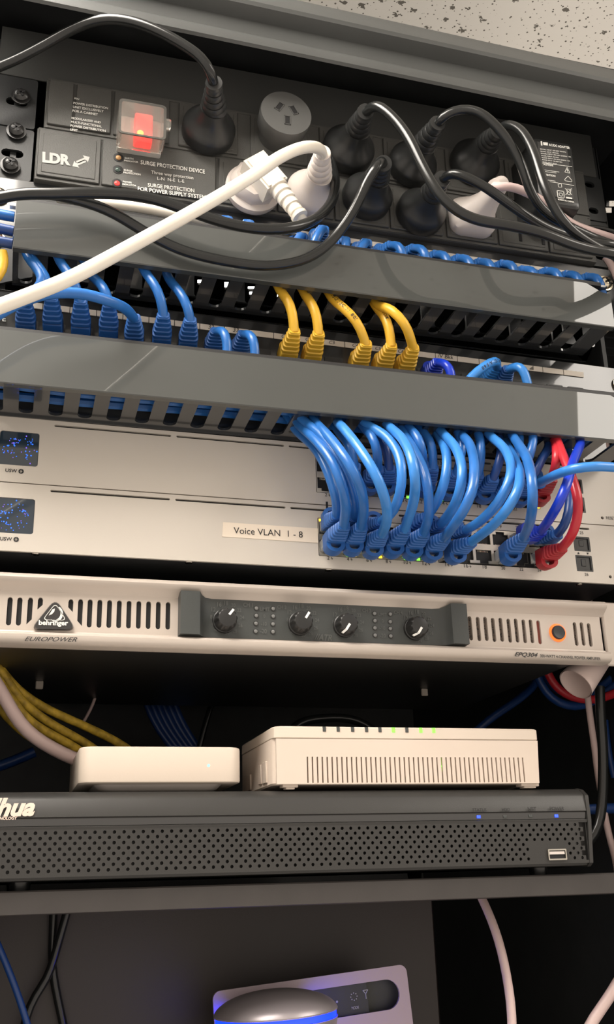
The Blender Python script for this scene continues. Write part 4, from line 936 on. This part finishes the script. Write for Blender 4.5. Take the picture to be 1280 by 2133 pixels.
for s_, a, b2 in (('CH 1', (507, 1264), (527, 1264.5)), ('CH 2', (578, 1268), (597, 1269)), ('CH 3', (755, 1275), (773, 1276)), ('CH 4', (821, 1279), (839, 1280)), ('LIMIT', (542, 1272), (562, 1273)), ('LIMIT', (789, 1283), (806, 1283.6)),
                   ('0', (549, 1287), (553, 1287)), ('-10', (544, 1303), (556, 1303.5)), ('-20', (542, 1319), (556, 1319.5)), ('0', (796, 1297), (800, 1297)), ('-10', (791, 1312), (803, 1312.5)), ('-20', (792, 1328), (804, 1328.5)), ('//ATR', (655, 1333), (692, 1335))):
    wpx(L, s_, a, b2, YP, bold=.02, h=1.2, shear=.3 if 'ATR' in s_ else 0)
L.build('panel_print', mat('faded_print', (.10, .105, .10), .6), A0, smooth=False)
# badge
def rtri(c, r):
    out = []
    for i in range(3):
        p, a, b2 = V(c[i]), V(c[i - 1]), V(c[(i + 1) % 3]); d1, d2 = (a - p).normalized(), (b2 - p).normalized()
        for k in range(6): t_ = k / 5; out.append(tuple((p + d1 * r * (1 - t_) ** 2 + d2 * r * t_ ** 2)))
    return out
c3 = [at(116, 1244, -3), at(161, 1312, -3), at(62, 1311, -3)]; c2 = [(q.x, q.z) for q in c3]
cx_ = sum(q[0] for q in c2) / 3; cz_ = sum(q[1] for q in c2) / 3
tri = rtri(c2, 6); sc2 = lambda f: [V((cx_ + (a - cx_) * f, 0, cz_ + (c_ - cz_) * f)) for a, c_ in tri]
bg_ = M().loft([[q + V((0, 0, 0)) for q in sc2(1)], [q + V((0, -1.8, 0)) for q in sc2(1)], [q + V((0, -3, 0)) for q in sc2(.93)]]).build('badge', mat('gloss_badge', (.02, .02, .022), .1, coat=1), A0)
L = M(); i3 = [at(115.6, 1256, -3.2), at(139, 1292.5, -3.2), at(88, 1291.5, -3.2)]; o_ = rtri([(q.x, q.z) for q in i3], 3); cxx = sum(a for a, _ in o_) / len(o_); czz = sum(c_ for _, c_ in o_) / len(o_)
L.plate(o_, [[(cxx + (a - cxx) * .92, czz + (c_ - czz) * .92) for a, c_ in o_]], (0, -3.3, 0), (1, 0, 0), (0, 0, 1), (0, .2, 0))
q = at(111, 1277, -3.2)
arc = [(q.x + 1.5 + 4.2 * math.cos(math.radians(a)), q.z - .4 + 4.8 * math.sin(math.radians(a))) for a in range(-115, 80, 15)]
arc2 = [(q.x + .6 + 3.6 * math.cos(math.radians(a)), q.z - .2 + 4.0 * math.sin(math.radians(a))) for a in range(-115, 80, 15)]
L.plate(arc + arc2[::-1], [], (0, -3.3, 0), (1, 0, 0), (0, 0, 1), (0, .2, 0)); L.plate([(q.x + a, q.z + c_) for a, c_ in ((-2.6, -1.6), (-.6, 2.2), (.8, 2.8), (.6, 1.0), (-.6, -.6))], [], (0, -3.3, 0), (1, 0, 0), (0, 0, 1), (0, .2, 0))
wpx(L, 'behringer', (80.5, 1301.5), (142, 1302.5), -3.2, bold=.035, h=.95)
sub(L.build('badge_emblem', prnw, A0, smooth=False), bg_)
L = M(); wpx(L, 'EUROPOWER', (51, 1335.3), (161, 1337), -7.4, shear=.45, h=.78, bold=.005)
wpx(L, 'EPQ304', (1072.5, 1367), (1122, 1369), -7.4, shear=.45, h=.8, bold=.02); wpx(L, '300-WATT 4-CHANNEL POWER AMPLIFIER', (1126, 1369), (1252, 1375.5), -7.4, bold=.015, h=1.15)
L.build('printed_names', prnd, A0, smooth=False)
for u, v in ((82, 1428), (885, 1443)):
    q = atz(u, v, -104); M().box(q.x - 2.6, q.x + 2.6, q.y - 1, q.y + 1, -106.5, -100.8, .6).build('chassis_tab', mat('tab_beige', (.35, .31, .27), .5) if 'tab_beige' not in bpy.data.materials else bpy.data.materials['tab_beige'], A0)
q = at(1163.5, 1317.5, -1)
rg_ = M().lathe((q.x, 0, q.z), (0, -1, 0), [(0, 6.3), (.5, 6.3), (.9, 5.6)], 36).build('glowing_ring', ledo, A0)
M().lathe((q.x, 0, q.z), (0, -1, 0), [(.8, 4.9), (2.2, 4.8), (2.8, 4.3), (2.6, 2.5), (2.5, .5)], 32).build('power_button', mat('button_grey', (.025, .027, .03), .35), A0)

# ------------------------------------------------------------------ shelf and recorder
S0 = thing('rack_shelf', (0, 0, -240), 'black steel rack shelf carrying the video recorder', 'shelf')
shelfm = mat('shelf_black_paint', (.042, .037, .035), .42, bump=.1, noise=.1)
M().strip([(0, -236.4), (-.8, -237.2), (-.8, -248.4), (0, -249), (1.4, -249), (1.4, -238), (330, -238), (330, -236.4)], -224, 224).build('shelf_tray', shelfm, S0)
for a, b_ in ((-244, -222), (222, 244)): M().box(a, b_, -1, 1.2, -266, -222, .4).build('rack_ear', blkf, S0)
D0 = thing('video_recorder', (-25, 0, -236), 'black video recorder with perforated front on the rack shelf', 'recorder')
dvr = mat('recorder_black_plastic', (.029, .028, .0265), .42, bump=.12, bscale=1800)
XD0, XD1 = -215, 158.5
prt = [(40, -183.6), (9, -184.0), (3, -184.8), (-1.5, -187.2), (-3.5, -189.6), (-5.6, -198.6), (-4.6, -199.0), (-4.2, -203.2), (-6.4, -204.0), (-6.0, -205.2), (-2, -205.4), (-2, -229.2), (-4.6, -229.4), (-3, -231.4), (10, -232), (40, -232)]
taper = lambda z: XD1 - .075 * (-186 - z)     # the end of the bezel leans in towards its foot
M().strip(prt, XD0, taper).build('front_bezel', dvr, D0)
M().box(XD0 + 1, XD1 - 1, 40, 250, -232, -183.8, 1).build('case', blk, D0)
M().strip([(42, -183.4), (8, -183.7), (1.5, -185), (-4.6, -189), (-6.8, -204.0), (-6.4, -230), (-3, -232.2), (42, -232.4)], taper, lambda z: taper(z) + 2.4).build('end_cap', dvr, D0)
M().strip([(-4.4, -199.2), (-5.0, -199.4), (-4.9, -203.2), (-4.2, -203.2)], XD0 + 2, XD1 - 1.6).build('gloss_band', mat('gloss_black_band', (.02, .02, .02), .08, coat=1), D0)
# perforated sheet, every hole real
pf = M(); pit, row = 5.35, 2.84; ncol = int((XD1 - XD0 - 4) / pit)
usb = at(1161, 1780, -6)
for r_ in range(8):
    zc = -207.0 - r_ * row
    for c_ in range(ncol):
        xc = XD0 + 4.5 + pit * c_ + (pit / 2 if r_ % 2 else 0); x0, x1, z0, z1 = xc - pit / 2, xc + pit / 2, zc - row / 2, zc + row / 2
        if x1 > XD1 - 5: continue
        hole = not (usb.x - 19 < xc < usb.x + 8 and r_ >= 4)
        if not hole: pf.add([(x0, -6, z0), (x1, -6, z0), (x1, -6, z1), (x0, -6, z1)], [(0, 1, 2, 3)]); continue
        n = 8; o_ = [(x1, zc), (x1, z1), (xc, z1), (x0, z1), (x0, zc), (x0, z0), (xc, z0), (x1, z0)]
        vs = [(a, -6, c) for a, c in o_] + [(xc + 1.0 * math.cos(PI * k / 4), -6, zc + 1.0 * math.sin(PI * k / 4)) for k in range(8)] + [(xc + 1.0 * math.cos(PI * k / 4), -4.2, zc + 1.0 * math.sin(PI * k / 4)) for k in range(8)]
        pf.add(vs, [(k, (k + 1) % 8, 8 + (k + 1) % 8, 8 + k) for k in range(8)] + [(8 + k, 8 + (k + 1) % 8, 16 + (k + 1) % 8, 16 + k) for k in range(8)])
pf.box(XD0, XD1 - 1.6, -6, -5.5, -205.6, -205.2).box(XD0, XD1 - 3, -6, -5.5, -230, -207.0 - 7.5 * row)
xl_ = max(q.x for q in pf.v if q.z < -209 and abs(q.x - XD1) > .01 and abs(q.x - XD0) > .01)
pf.box(xl_ - .2, XD1 - 3.0, -5.9, -5.6, -230, -205.4)
pf.build('perforated_grille', dvr, D0, smooth=False)
us_ = M().plate(rrect(usb.x - 6.6, usb.x + 6.2, usb.z - 3.3, usb.z + 3.3, .5, 2), [rrect(usb.x - 5.8, usb.x + 5.4, usb.z - 2.4, usb.z + 2.4, .3, 2)], (0, -7.3, 0), (1, 0, 0), (0, 0, 1), (0, 1.2, 0)).build('usb_port', chrome, D0, smooth=False)
sub(M().box(usb.x - 5.6, usb.x + 5.0, -6.9, -6.2, usb.z + .1, usb.z + 1.9).build('usb_tongue', whitep, D0, smooth=False), us_)
M().box(usb.x - 5.8, usb.x + 5.4, -6.3, -6.05, usb.z - 2.6, usb.z + 2.6).build('usb_cavity', dark, D0, smooth=False)
for (u, v), m_, nm_ in (((998, 1701.5), ledb, 'blue_status_light'), ((1160, 1699.5), ledb, 'blue_power_light'), ((1053, 1701), amppan, 'dim_disk_light'), ((1106, 1699.5), amppan, 'dim_network_light')):
    q = at(u, v, -5.2); M().box(q.x - 1.2, q.x + 1.2, -5.6, -4.6, q.z - .9, q.z + .9, .2).build(nm_, m_, D0)
L = M()
for s_, a, b2 in (('STATUS', (985, 1691), (1014, 1691)), ('HDD', (1046, 1690.5), (1063, 1690.5)), ('NET', (1100, 1690), (1118, 1690)), ('POWER', (1146, 1688.5), (1176, 1688.5))): wpx(L, s_, (a[0], a[1] - 1), (b2[0], b2[1] - 1), -6.1, bold=.02)
L.build('embossed_names', prnd, D0, smooth=False)
L = M(); wpx(L, 'alhua', (-44, 1700.5), (72.5, 1697.5), -5.6, bold=.04, shear=.35, h=.95); wpx(L, 'TECHNOLOGY', (-22, 1708), (36, 1707), -5.8, bold=.03, shear=.2)
L.build('logo', mat('pale_logo', (.85, .66, .56), .4), D0, smooth=False)
for x in (-190, 130): 
    for y in (15, 230): M().lathe((x, y, -232), (0, 0, -1), [(0, 6), (4.3, 5.5)], 18).build('foot', rubber, D0)

# ------------------------------------------------------------------ white boxes on the recorder
pa, pb = at(165, 1595, 2), at(505, 1595, 2)
B0 = thing('streaming_box', ((pa.x + pb.x) / 2, 50, -183.6), 'small white square box with rounded corners and a mint light', 'box')
zt_ = at(330, 1556, 4).z; zb_ = at(330, 1631, 4).z
sh_ = rrect(pa.x, pb.x, 2, 2 + (pb.x - pa.x), 8, 8)
cxp = (pa.x + pb.x) / 2; cyp = 2 + (pb.x - pa.x) / 2
def rg(f, z): return [V((cxp + (a - cxp) * f, cyp + (c_ - cyp) * f, z)) for a, c_ in sh_]
M().loft([rg(.975, zb_), rg(.995, zb_ + .5), rg(1, zb_ + 1.5), rg(1, zt_ - 1.5), rg(.995, zt_ - .4), rg(.98, zt_)]).build('shell', cream, B0)
M().loft([rg(.66, -183.5), rg(.74, -182.3), rg(.80, zb_ + .2)]).build('base_plate', whitep, B0)
q = at(435, 1594.5, 1.9); M().lathe((q.x, 2.05, q.z), (0, -1, 0), [(0, .9), (.12, .8)], 12).build('mint_light', ledc, B0)

q0, q1 = at(572, 1515, 0), at(1134, 1633, 0)
R0 = thing('modem_router', ((q0.x + q1.x) / 2, 50, -183.6), 'large white vented modem with green lights along its top edge', 'modem')
xa, xb = q0.x, q1.x; zt_ = at(850, 1515, 0).z; zb_ = at(850, 1633, 0).z; zs = at(850, 1540, 0).z
dp = 88
foot = [(xa + 3, 0), (xb - 3, 0), (xb - .8, .8), (xb, 3), (xb, dp), (xb - 3, dp + 3), (xa + 3, dp + 3), (xa - 1, dp), (xa - 1, 6), (xa, 2)]
def fp_(g, z): return [V((x + (g if x < 0 else -g - (zt_ - z) * .065), y + (g if y < dp / 2 else -g), z)) for x, y in foot]
M().loft([fp_(.4, zs + .15), fp_(0, zs + .6), fp_(.2, zt_ - 1), fp_(1.2, zt_)]).build('lid', cream, R0)
# lower shell with a real row of vent slots across its face
u0, u1 = at(640, 1600, 0).x, at(1090, 1600, 0).x; n = 46; pt = (u1 - u0) / n; zv = at(850, 1577, 0).z
hs = [[(u0 + pt * k, zb_ + .9), (u0 + pt * k + .95, zb_ + .9), (u0 + pt * k + .95, zv), (u0 + pt * k, zv)] for k in range(n + 1)]
ls = M().plate([(xa + 1, zb_ + .2), (xb - 3.2, zb_ + .2), (xb - 1.4, zs - .15), (xa + 1, zs - .15)], hs, (0, 0, 0), (1, 0, 0), (0, 0, 1), (0, 2.2, 0))
ls.build('vented_front', creamv, R0, smooth=False)
M().loft([[q + V((0, 2.2, 0)) if q.y < 5 else q for q in fp_(1.0, zb_)], [q + V((0, 2.2, 0)) if q.y < 5 else q for q in fp_(.2, zb_ + 1)], [q + V((0, 2.2, 0)) if q.y < 5 else q for q in fp_(.2, zs)]]).build('lower_shell', creamv, R0)
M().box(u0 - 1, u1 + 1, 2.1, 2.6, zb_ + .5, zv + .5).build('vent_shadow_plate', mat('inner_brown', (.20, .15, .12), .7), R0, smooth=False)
for x0, x1 in ((at(588, 1640, 4).x, at(620, 1640, 4).x), (at(1084, 1636, 4).x, at(1121, 1636, 4).x)):
    M().box(x0, x1, 2, 10, zb_ - 1.6, zb_ + 1.2, .4).box(x0 + 2, x1 - 2, 2.6, 9, -183.7, zb_ - 1.4, .3).build('foot', creamv, R0)
for k, u in enumerate((676, 705, 735, 764, 792, 820, 848, 877, 904)):
    q = at(u, 1518, 0); on = k in (5, 7, 8)
    M().box(q.x - 1.0, q.x + 1.0, -.25, 3, zt_ - 3.2, zt_ - .2, .1).build('green_light' if on else 'unlit_light', ledg if on else amppan, R0)
for u in (815, 836, 893, 920):
    q = at(u, 1596, 2); M().lathe((q.x, 1.9, q.z), (0, -1, 0), [(0, .5), (.3, .3)], 8).build('inner_green_dot', ledg, R0)
    o = M().box(q.x - .35, q.x + .35, 1.7, 2.05, q.z - 3.2, q.z + 5.5); o.build('green_rib_glow', mat('dim_green', (.3, .5, .05), .5, emit=(.35, .8, .02), es=.35) if 'dim_green' not in bpy.data.materials else bpy.data.materials['dim_green'], R0, smooth=False)  # glowing strip put in for the green light falling on the vent ribs
for y0, y1, z0, z1 in ((30, 37, zb_ + 3, zb_ + 15), (16, 27, zb_ + 2.5, zb_ + 15.5), (60, 70, zb_ + 2, zb_ + 12)): M().box(xa - 1.9, xa - .6, y0, y1, z0, z1, .3).build('side_rib', creamv, R0)

# ------------------------------------------------------------------ cables hanging behind the amplifier gap
def bc(name, pts, Y, r, m_, label, group=None, cat='cable'):
    ys = Y if isinstance(Y, (list, tuple)) else [Y] * len(pts)
    P = smooth_path([at(u, v, y) for (u, v), y in zip(pts, ys)], 6)
    return tag(M().tube(P, r, 10).build(name, m_, None, org=P[0]), label, cat, group)
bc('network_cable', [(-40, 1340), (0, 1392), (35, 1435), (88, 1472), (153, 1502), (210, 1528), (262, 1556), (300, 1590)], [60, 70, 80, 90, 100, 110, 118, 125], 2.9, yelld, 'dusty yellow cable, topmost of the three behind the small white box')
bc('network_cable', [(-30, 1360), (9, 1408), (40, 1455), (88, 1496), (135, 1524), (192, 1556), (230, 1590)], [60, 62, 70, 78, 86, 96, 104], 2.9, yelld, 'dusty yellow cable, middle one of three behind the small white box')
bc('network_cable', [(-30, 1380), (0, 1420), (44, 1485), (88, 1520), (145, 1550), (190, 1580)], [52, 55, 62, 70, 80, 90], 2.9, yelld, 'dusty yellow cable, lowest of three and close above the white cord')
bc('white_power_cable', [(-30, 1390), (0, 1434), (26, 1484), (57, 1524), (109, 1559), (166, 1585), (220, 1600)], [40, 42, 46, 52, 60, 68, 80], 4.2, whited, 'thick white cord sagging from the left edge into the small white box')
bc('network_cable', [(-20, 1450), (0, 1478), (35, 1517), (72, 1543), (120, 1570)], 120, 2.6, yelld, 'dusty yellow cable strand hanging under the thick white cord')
bc('thin_wire', [(206, 1420), (200, 1450), (189, 1478), (176, 1500), (168, 1515)], [180, 180, 178, 175, 172], 1.2, whited, 'thin pale wire stub standing above the yellow cables')
bc('network_cable', [(-20, 1602), (30, 1585), (72, 1566)], 200, 4, dblue, 'dark blue cable stub low at the left edge behind the yellow cables')
for k in range(6):
    x = 302 + k * 11
    bc('network_cable', [(x + 2, 1462 - k * 3), (x + 8, 1480 - k * 2), (x + 28, 1520 - k), (x + 55, 1556), (x + 80, 1590)], 260, 2.9, dblue, 'dark blue cable in the bundle behind the gap between the two white boxes', 'blue bundle behind the white boxes')
bc('network_cable', [(455, 1425), (440, 1470), (425, 1520), (415, 1560)], 250, 2.6, rubber, 'black cable beside the dark blue bundle')
bc('network_cable', [(250, 1425), (300, 1436), (360, 1434), (430, 1424), (480, 1422), (560, 1440), (600, 1470)], 300, 3, rubber, 'black cable swagging across the dark gap under the amplifier')
bc('network_cable', [(600, 1530), (625, 1504), (690, 1495), (745, 1500), (790, 1530)], 150, 3.4, rubber, 'black cable loop showing just above the vented modem')
bc('network_cable', [(990, 1525), (1018, 1500), (1050, 1478), (1080, 1458), (1112, 1430), (1125, 1400)], [240, 235, 225, 215, 200, 180], 3.6, dblue, 'dark blue cable climbing from the modem to the right-hand bundle')
bc('network_cable', [(1120, 1405), (1135, 1440), (1165, 1465), (1200, 1472), (1240, 1458), (1300, 1415)], 130, 3.6, dblue, 'dark blue cable loop, lowest of the hanging loops at the right')
bc('network_cable', [(1130, 1395), (1150, 1430), (1190, 1448), (1240, 1440), (1290, 1400)], 150, 3.4, dblue, 'dark blue cable loop above the red one at the right')
bc('network_cable', [(1142, 1402), (1150, 1418), (1165, 1437), (1192, 1453), (1225, 1458), (1255, 1456), (1290, 1440)], 118, 3.4, redm, 'red cable loop hanging under the right end of the amplifier')
bc('white_power_cable', [(1229, 1236), (1228, 1262), (1220, 1330), (1219, 1392), (1224, 1440), (1231, 1500), (1240, 1560), (1247, 1620), (1255, 1660), (1262, 1710), (1275, 1760), (1290, 1840), (1300, 2100)], 60, 2.4, whited, 'pinkish white cord hanging straight down right of the modem')
bc('network_cable', [(1250, 1430), (1253, 1500), (1257, 1560), (1257, 1640), (1252, 1700), (1240, 1740), (1210, 1770)], 40, 3.6, rubber, 'black cord hanging down at the right end of the shelf')
bc('network_cable', [(1222, 1686), (1250, 1685), (1300, 1683), (1360, 1690)], 60, 3.6, dblue, 'blue cable lying behind the right end of the recorder')
bc('network_cable', [(1262, 1500), (1268, 1560), (1280, 1620)], 160, 2.6, dblue, 'dark blue cable at the far right behind the black cord')
bc('white_power_cable', [(1262, 905), (1266, 940), (1268, 985)], 12, 2.2, whited, 'pinkish white cord seen right of the upper switch under the lower lid')
bc('white_power_cable', [(1262, 536), (1276, 556), (1290, 585)], 0, 3.4, whited, 'pinkish cord end at the right edge beside the upper lid')
bc('white_power_cable', [(1000, 1862), (1018, 1900), (1040, 1960), (1056, 2030), (1065, 2090), (1068, 2150), (1066, 2400)], [60, 50, 40, 35, 32, 30, 30], 2.9, whited, 'pinkish white cord dropping under the shelf right of the grey plate')
bc('white_power_cable', [(1310, 2010), (1280, 2060), (1252, 2105), (1222, 2150), (1150, 2400)], 30, 3.6, whited, 'pinkish white cord at the lower right corner')
bc('network_cable', [(-10, 1955), (0, 1978), (22, 2030), (42, 2085), (62, 2150), (140, 2400)], 60, 2.0, dblue, 'thin blue cable at the lower left corner')
bc('network_cable', [(112, 1880), (110, 1960), (108, 2010), (120, 2080), (135, 2150), (180, 2400)], 145, 2.8, rubber, 'black cable hanging under the shelf at the left')
bc('network_cable', [(145, 1880), (120, 1970), (98, 2040), (60, 2100), (20, 2300)], 138, 2.8, rubber, 'black cable crossing the other black cable under the shelf')
# rolled white paper or sleeve under the amplifier's right end
e0 = at(1206, 1418, 22)
d = V((.72, .12, .66)).normalized(); h_ = V((0, 0, 1)); n1 = (h_ - d * h_.dot(d)).normalized(); n2 = d.cross(n1)
rr_ = []
for L_, ro, ri in ((4, 12.5, 11.8), (34, 10, 9.2)):
    for R_ in (ro,): rr_.append([e0 + d * (L_ - 8) + (n1 * math.cos(2 * PI * k / 28) + n2 * math.sin(2 * PI * k / 28)) * R_ for k in range(28)])
inner = []
for L_, ri in ((34, 9.2), (4, 11.8)): inner.append([e0 + d * (L_ - 8) + (n1 * math.cos(2 * PI * k / 28) + n2 * math.sin(2 * PI * k / 28)) * ri for k in range(28)])
tag(M().loft(rr_ + inner, cap=False).build('rolled_sleeve', mat('pinkish_paper', (.58, .47, .44), .6), None, org=e0), 'rolled pinkish white sleeve, open end facing left, under the amplifier', 'sleeve')

# ------------------------------------------------------------------ space under the shelf
xe = at(903, 1880, 150).x
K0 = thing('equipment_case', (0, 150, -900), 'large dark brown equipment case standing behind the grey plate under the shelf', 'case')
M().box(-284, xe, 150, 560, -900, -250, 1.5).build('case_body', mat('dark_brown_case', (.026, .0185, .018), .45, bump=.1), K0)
YC = 95.0
tl, tr_, br = at(443, 2066, YC), at(846, 2008, YC), at(880, 2160, YC)
ex = (tr_ - tl); Wc = ex.length; ex.normalize(); ez = V((0, 0, 1)); ez = (ez - ex * ez.dot(ex)).normalized()
N0 = thing('network_gateway', tuple(tl - ez * 50), 'grey upright plate device with a black pill shaped window, under the shelf', 'network device')
pw, ph = at(834, 2070, YC), 0
def loc(p): return ((p - tl).dot(ex), (p - tl).dot(ez))
cx2, cz2 = loc(at(806, 2072, YC)); rp = 9.2
x2, z2 = loc(at(600, 2100, YC))
hole = [(cx2 + rp * math.cos(a_), cz2 + rp * math.sin(a_)) for a_ in [-PI / 2 + PI * k / 12 for k in range(13)]] + [(x2, cz2 + rp), (x2, cz2 - rp)]
plm = mat('grey_plate', (.46, .37, .42), .5, metal=.05)
M().plate(rrect(0, Wc, -95, 0, 5, 6), [hole], tl, ex, ez, (0, 2, 0)).build('front_plate', plm, N0, smooth=False)
M().plate(rrect(4, Wc - 4, -92, -4, 4, 6), [], tl + V((0, 9, 0)), ex, ez, (0, 18, 0)).build('back_shell', blk, N0, smooth=False)
wd = M().plate([(x2, cz2 - rp), (cx2 - 12.5, cz2 - rp), (cx2 - 12.5, cz2 + rp), (x2, cz2 + rp)], [], tl + V((0, 3, 0)), ex, ez, (0, 5, 0))  .build('window_panel', blk, N0, smooth=False)
L = M()
def onp(x, z): return tl + ex * x + ez * z + V((0, 2.8, 0))
write(L, 'MODE', onp(cx2 - 24.5, cz2 - 6.0), onp(cx2 - 19.4, cz2 - 6.0), bold=.02, h=1.3)
for a_ in range(8):
    an = a_ * PI / 4; c_ = onp(cx2 - 22 + 2.2 * math.cos(an), cz2 + 1.5 + 2.2 * math.sin(an)); L.lathe(c_, (0, -1, 0), [(0, .45), (.2, .4)], 6)
for a_, b2 in (((-15.4, 4.4), (-13.6, 2.2)), ((-11.8, 4.4), (-13.6, 2.2)), ((-15.4, 4.4), (-11.8, 4.4)), ((-13.6, 2.2), (-13.6, -1))):
    p0, p1 = onp(cx2 + a_[0], cz2 + a_[1]), onp(cx2 + b2[0], cz2 + b2[1]); L.tube([p0, p1], .3, 6)
for dx in (-36, -34): L.lathe(onp(cx2 + dx, cz2 - 1 + (dx + 35)), (0, -1, 0), [(0, .8), (.2, .7)], 10)
L.build('window_symbols', mat('symbol_grey', (.35, .35, .35), .5), N0, smooth=False)
# dome with glowing seam
cD = at(575, 2112, 62); ax = V((math.sin(math.radians(-2.5)), -.0, 1)).normalized(); RD = (at(703, 2120, 62) - at(449, 2131, 62)).length / 2
Q0 = thing('dome_device', tuple(cD - ax * 18), 'silver dome shaped puck with a glowing blue seam in front of the grey plate', 'device')
hD = (at(575, 2056, 62) - cD).length * .93
M().lathe(cD, ax, [(.6, RD * .985)] + [(hD * math.sin(a_), RD * math.cos(a_)) for a_ in [PI / 2 * k / 14 for k in range(1, 14)]] + [(hD, .5)], 64).build('dome', mat('silver_dome', (.40, .36, .38), .38, metal=.5), Q0)
M().lathe(cD, ax, [(-3.0, RD * .93), (-3.0, RD * .965), (.6, RD * .965), (.6, RD * .9)], 64).build('blue_seam', mat('blue_glow', (.02, .03, .9), .4, emit=(.0004, .004, 1.0), es=22.0), Q0)
M().lathe(cD, ax, [(-3.2, RD * .985), (-8, RD * .96), (-14, RD * .82), (-17, RD * .6)], 64).build('lower_shell', bpy.data.materials['silver_dome'], Q0)
for p, r_ in ((at(480, 2092, YC - 12), 3),):
    pass
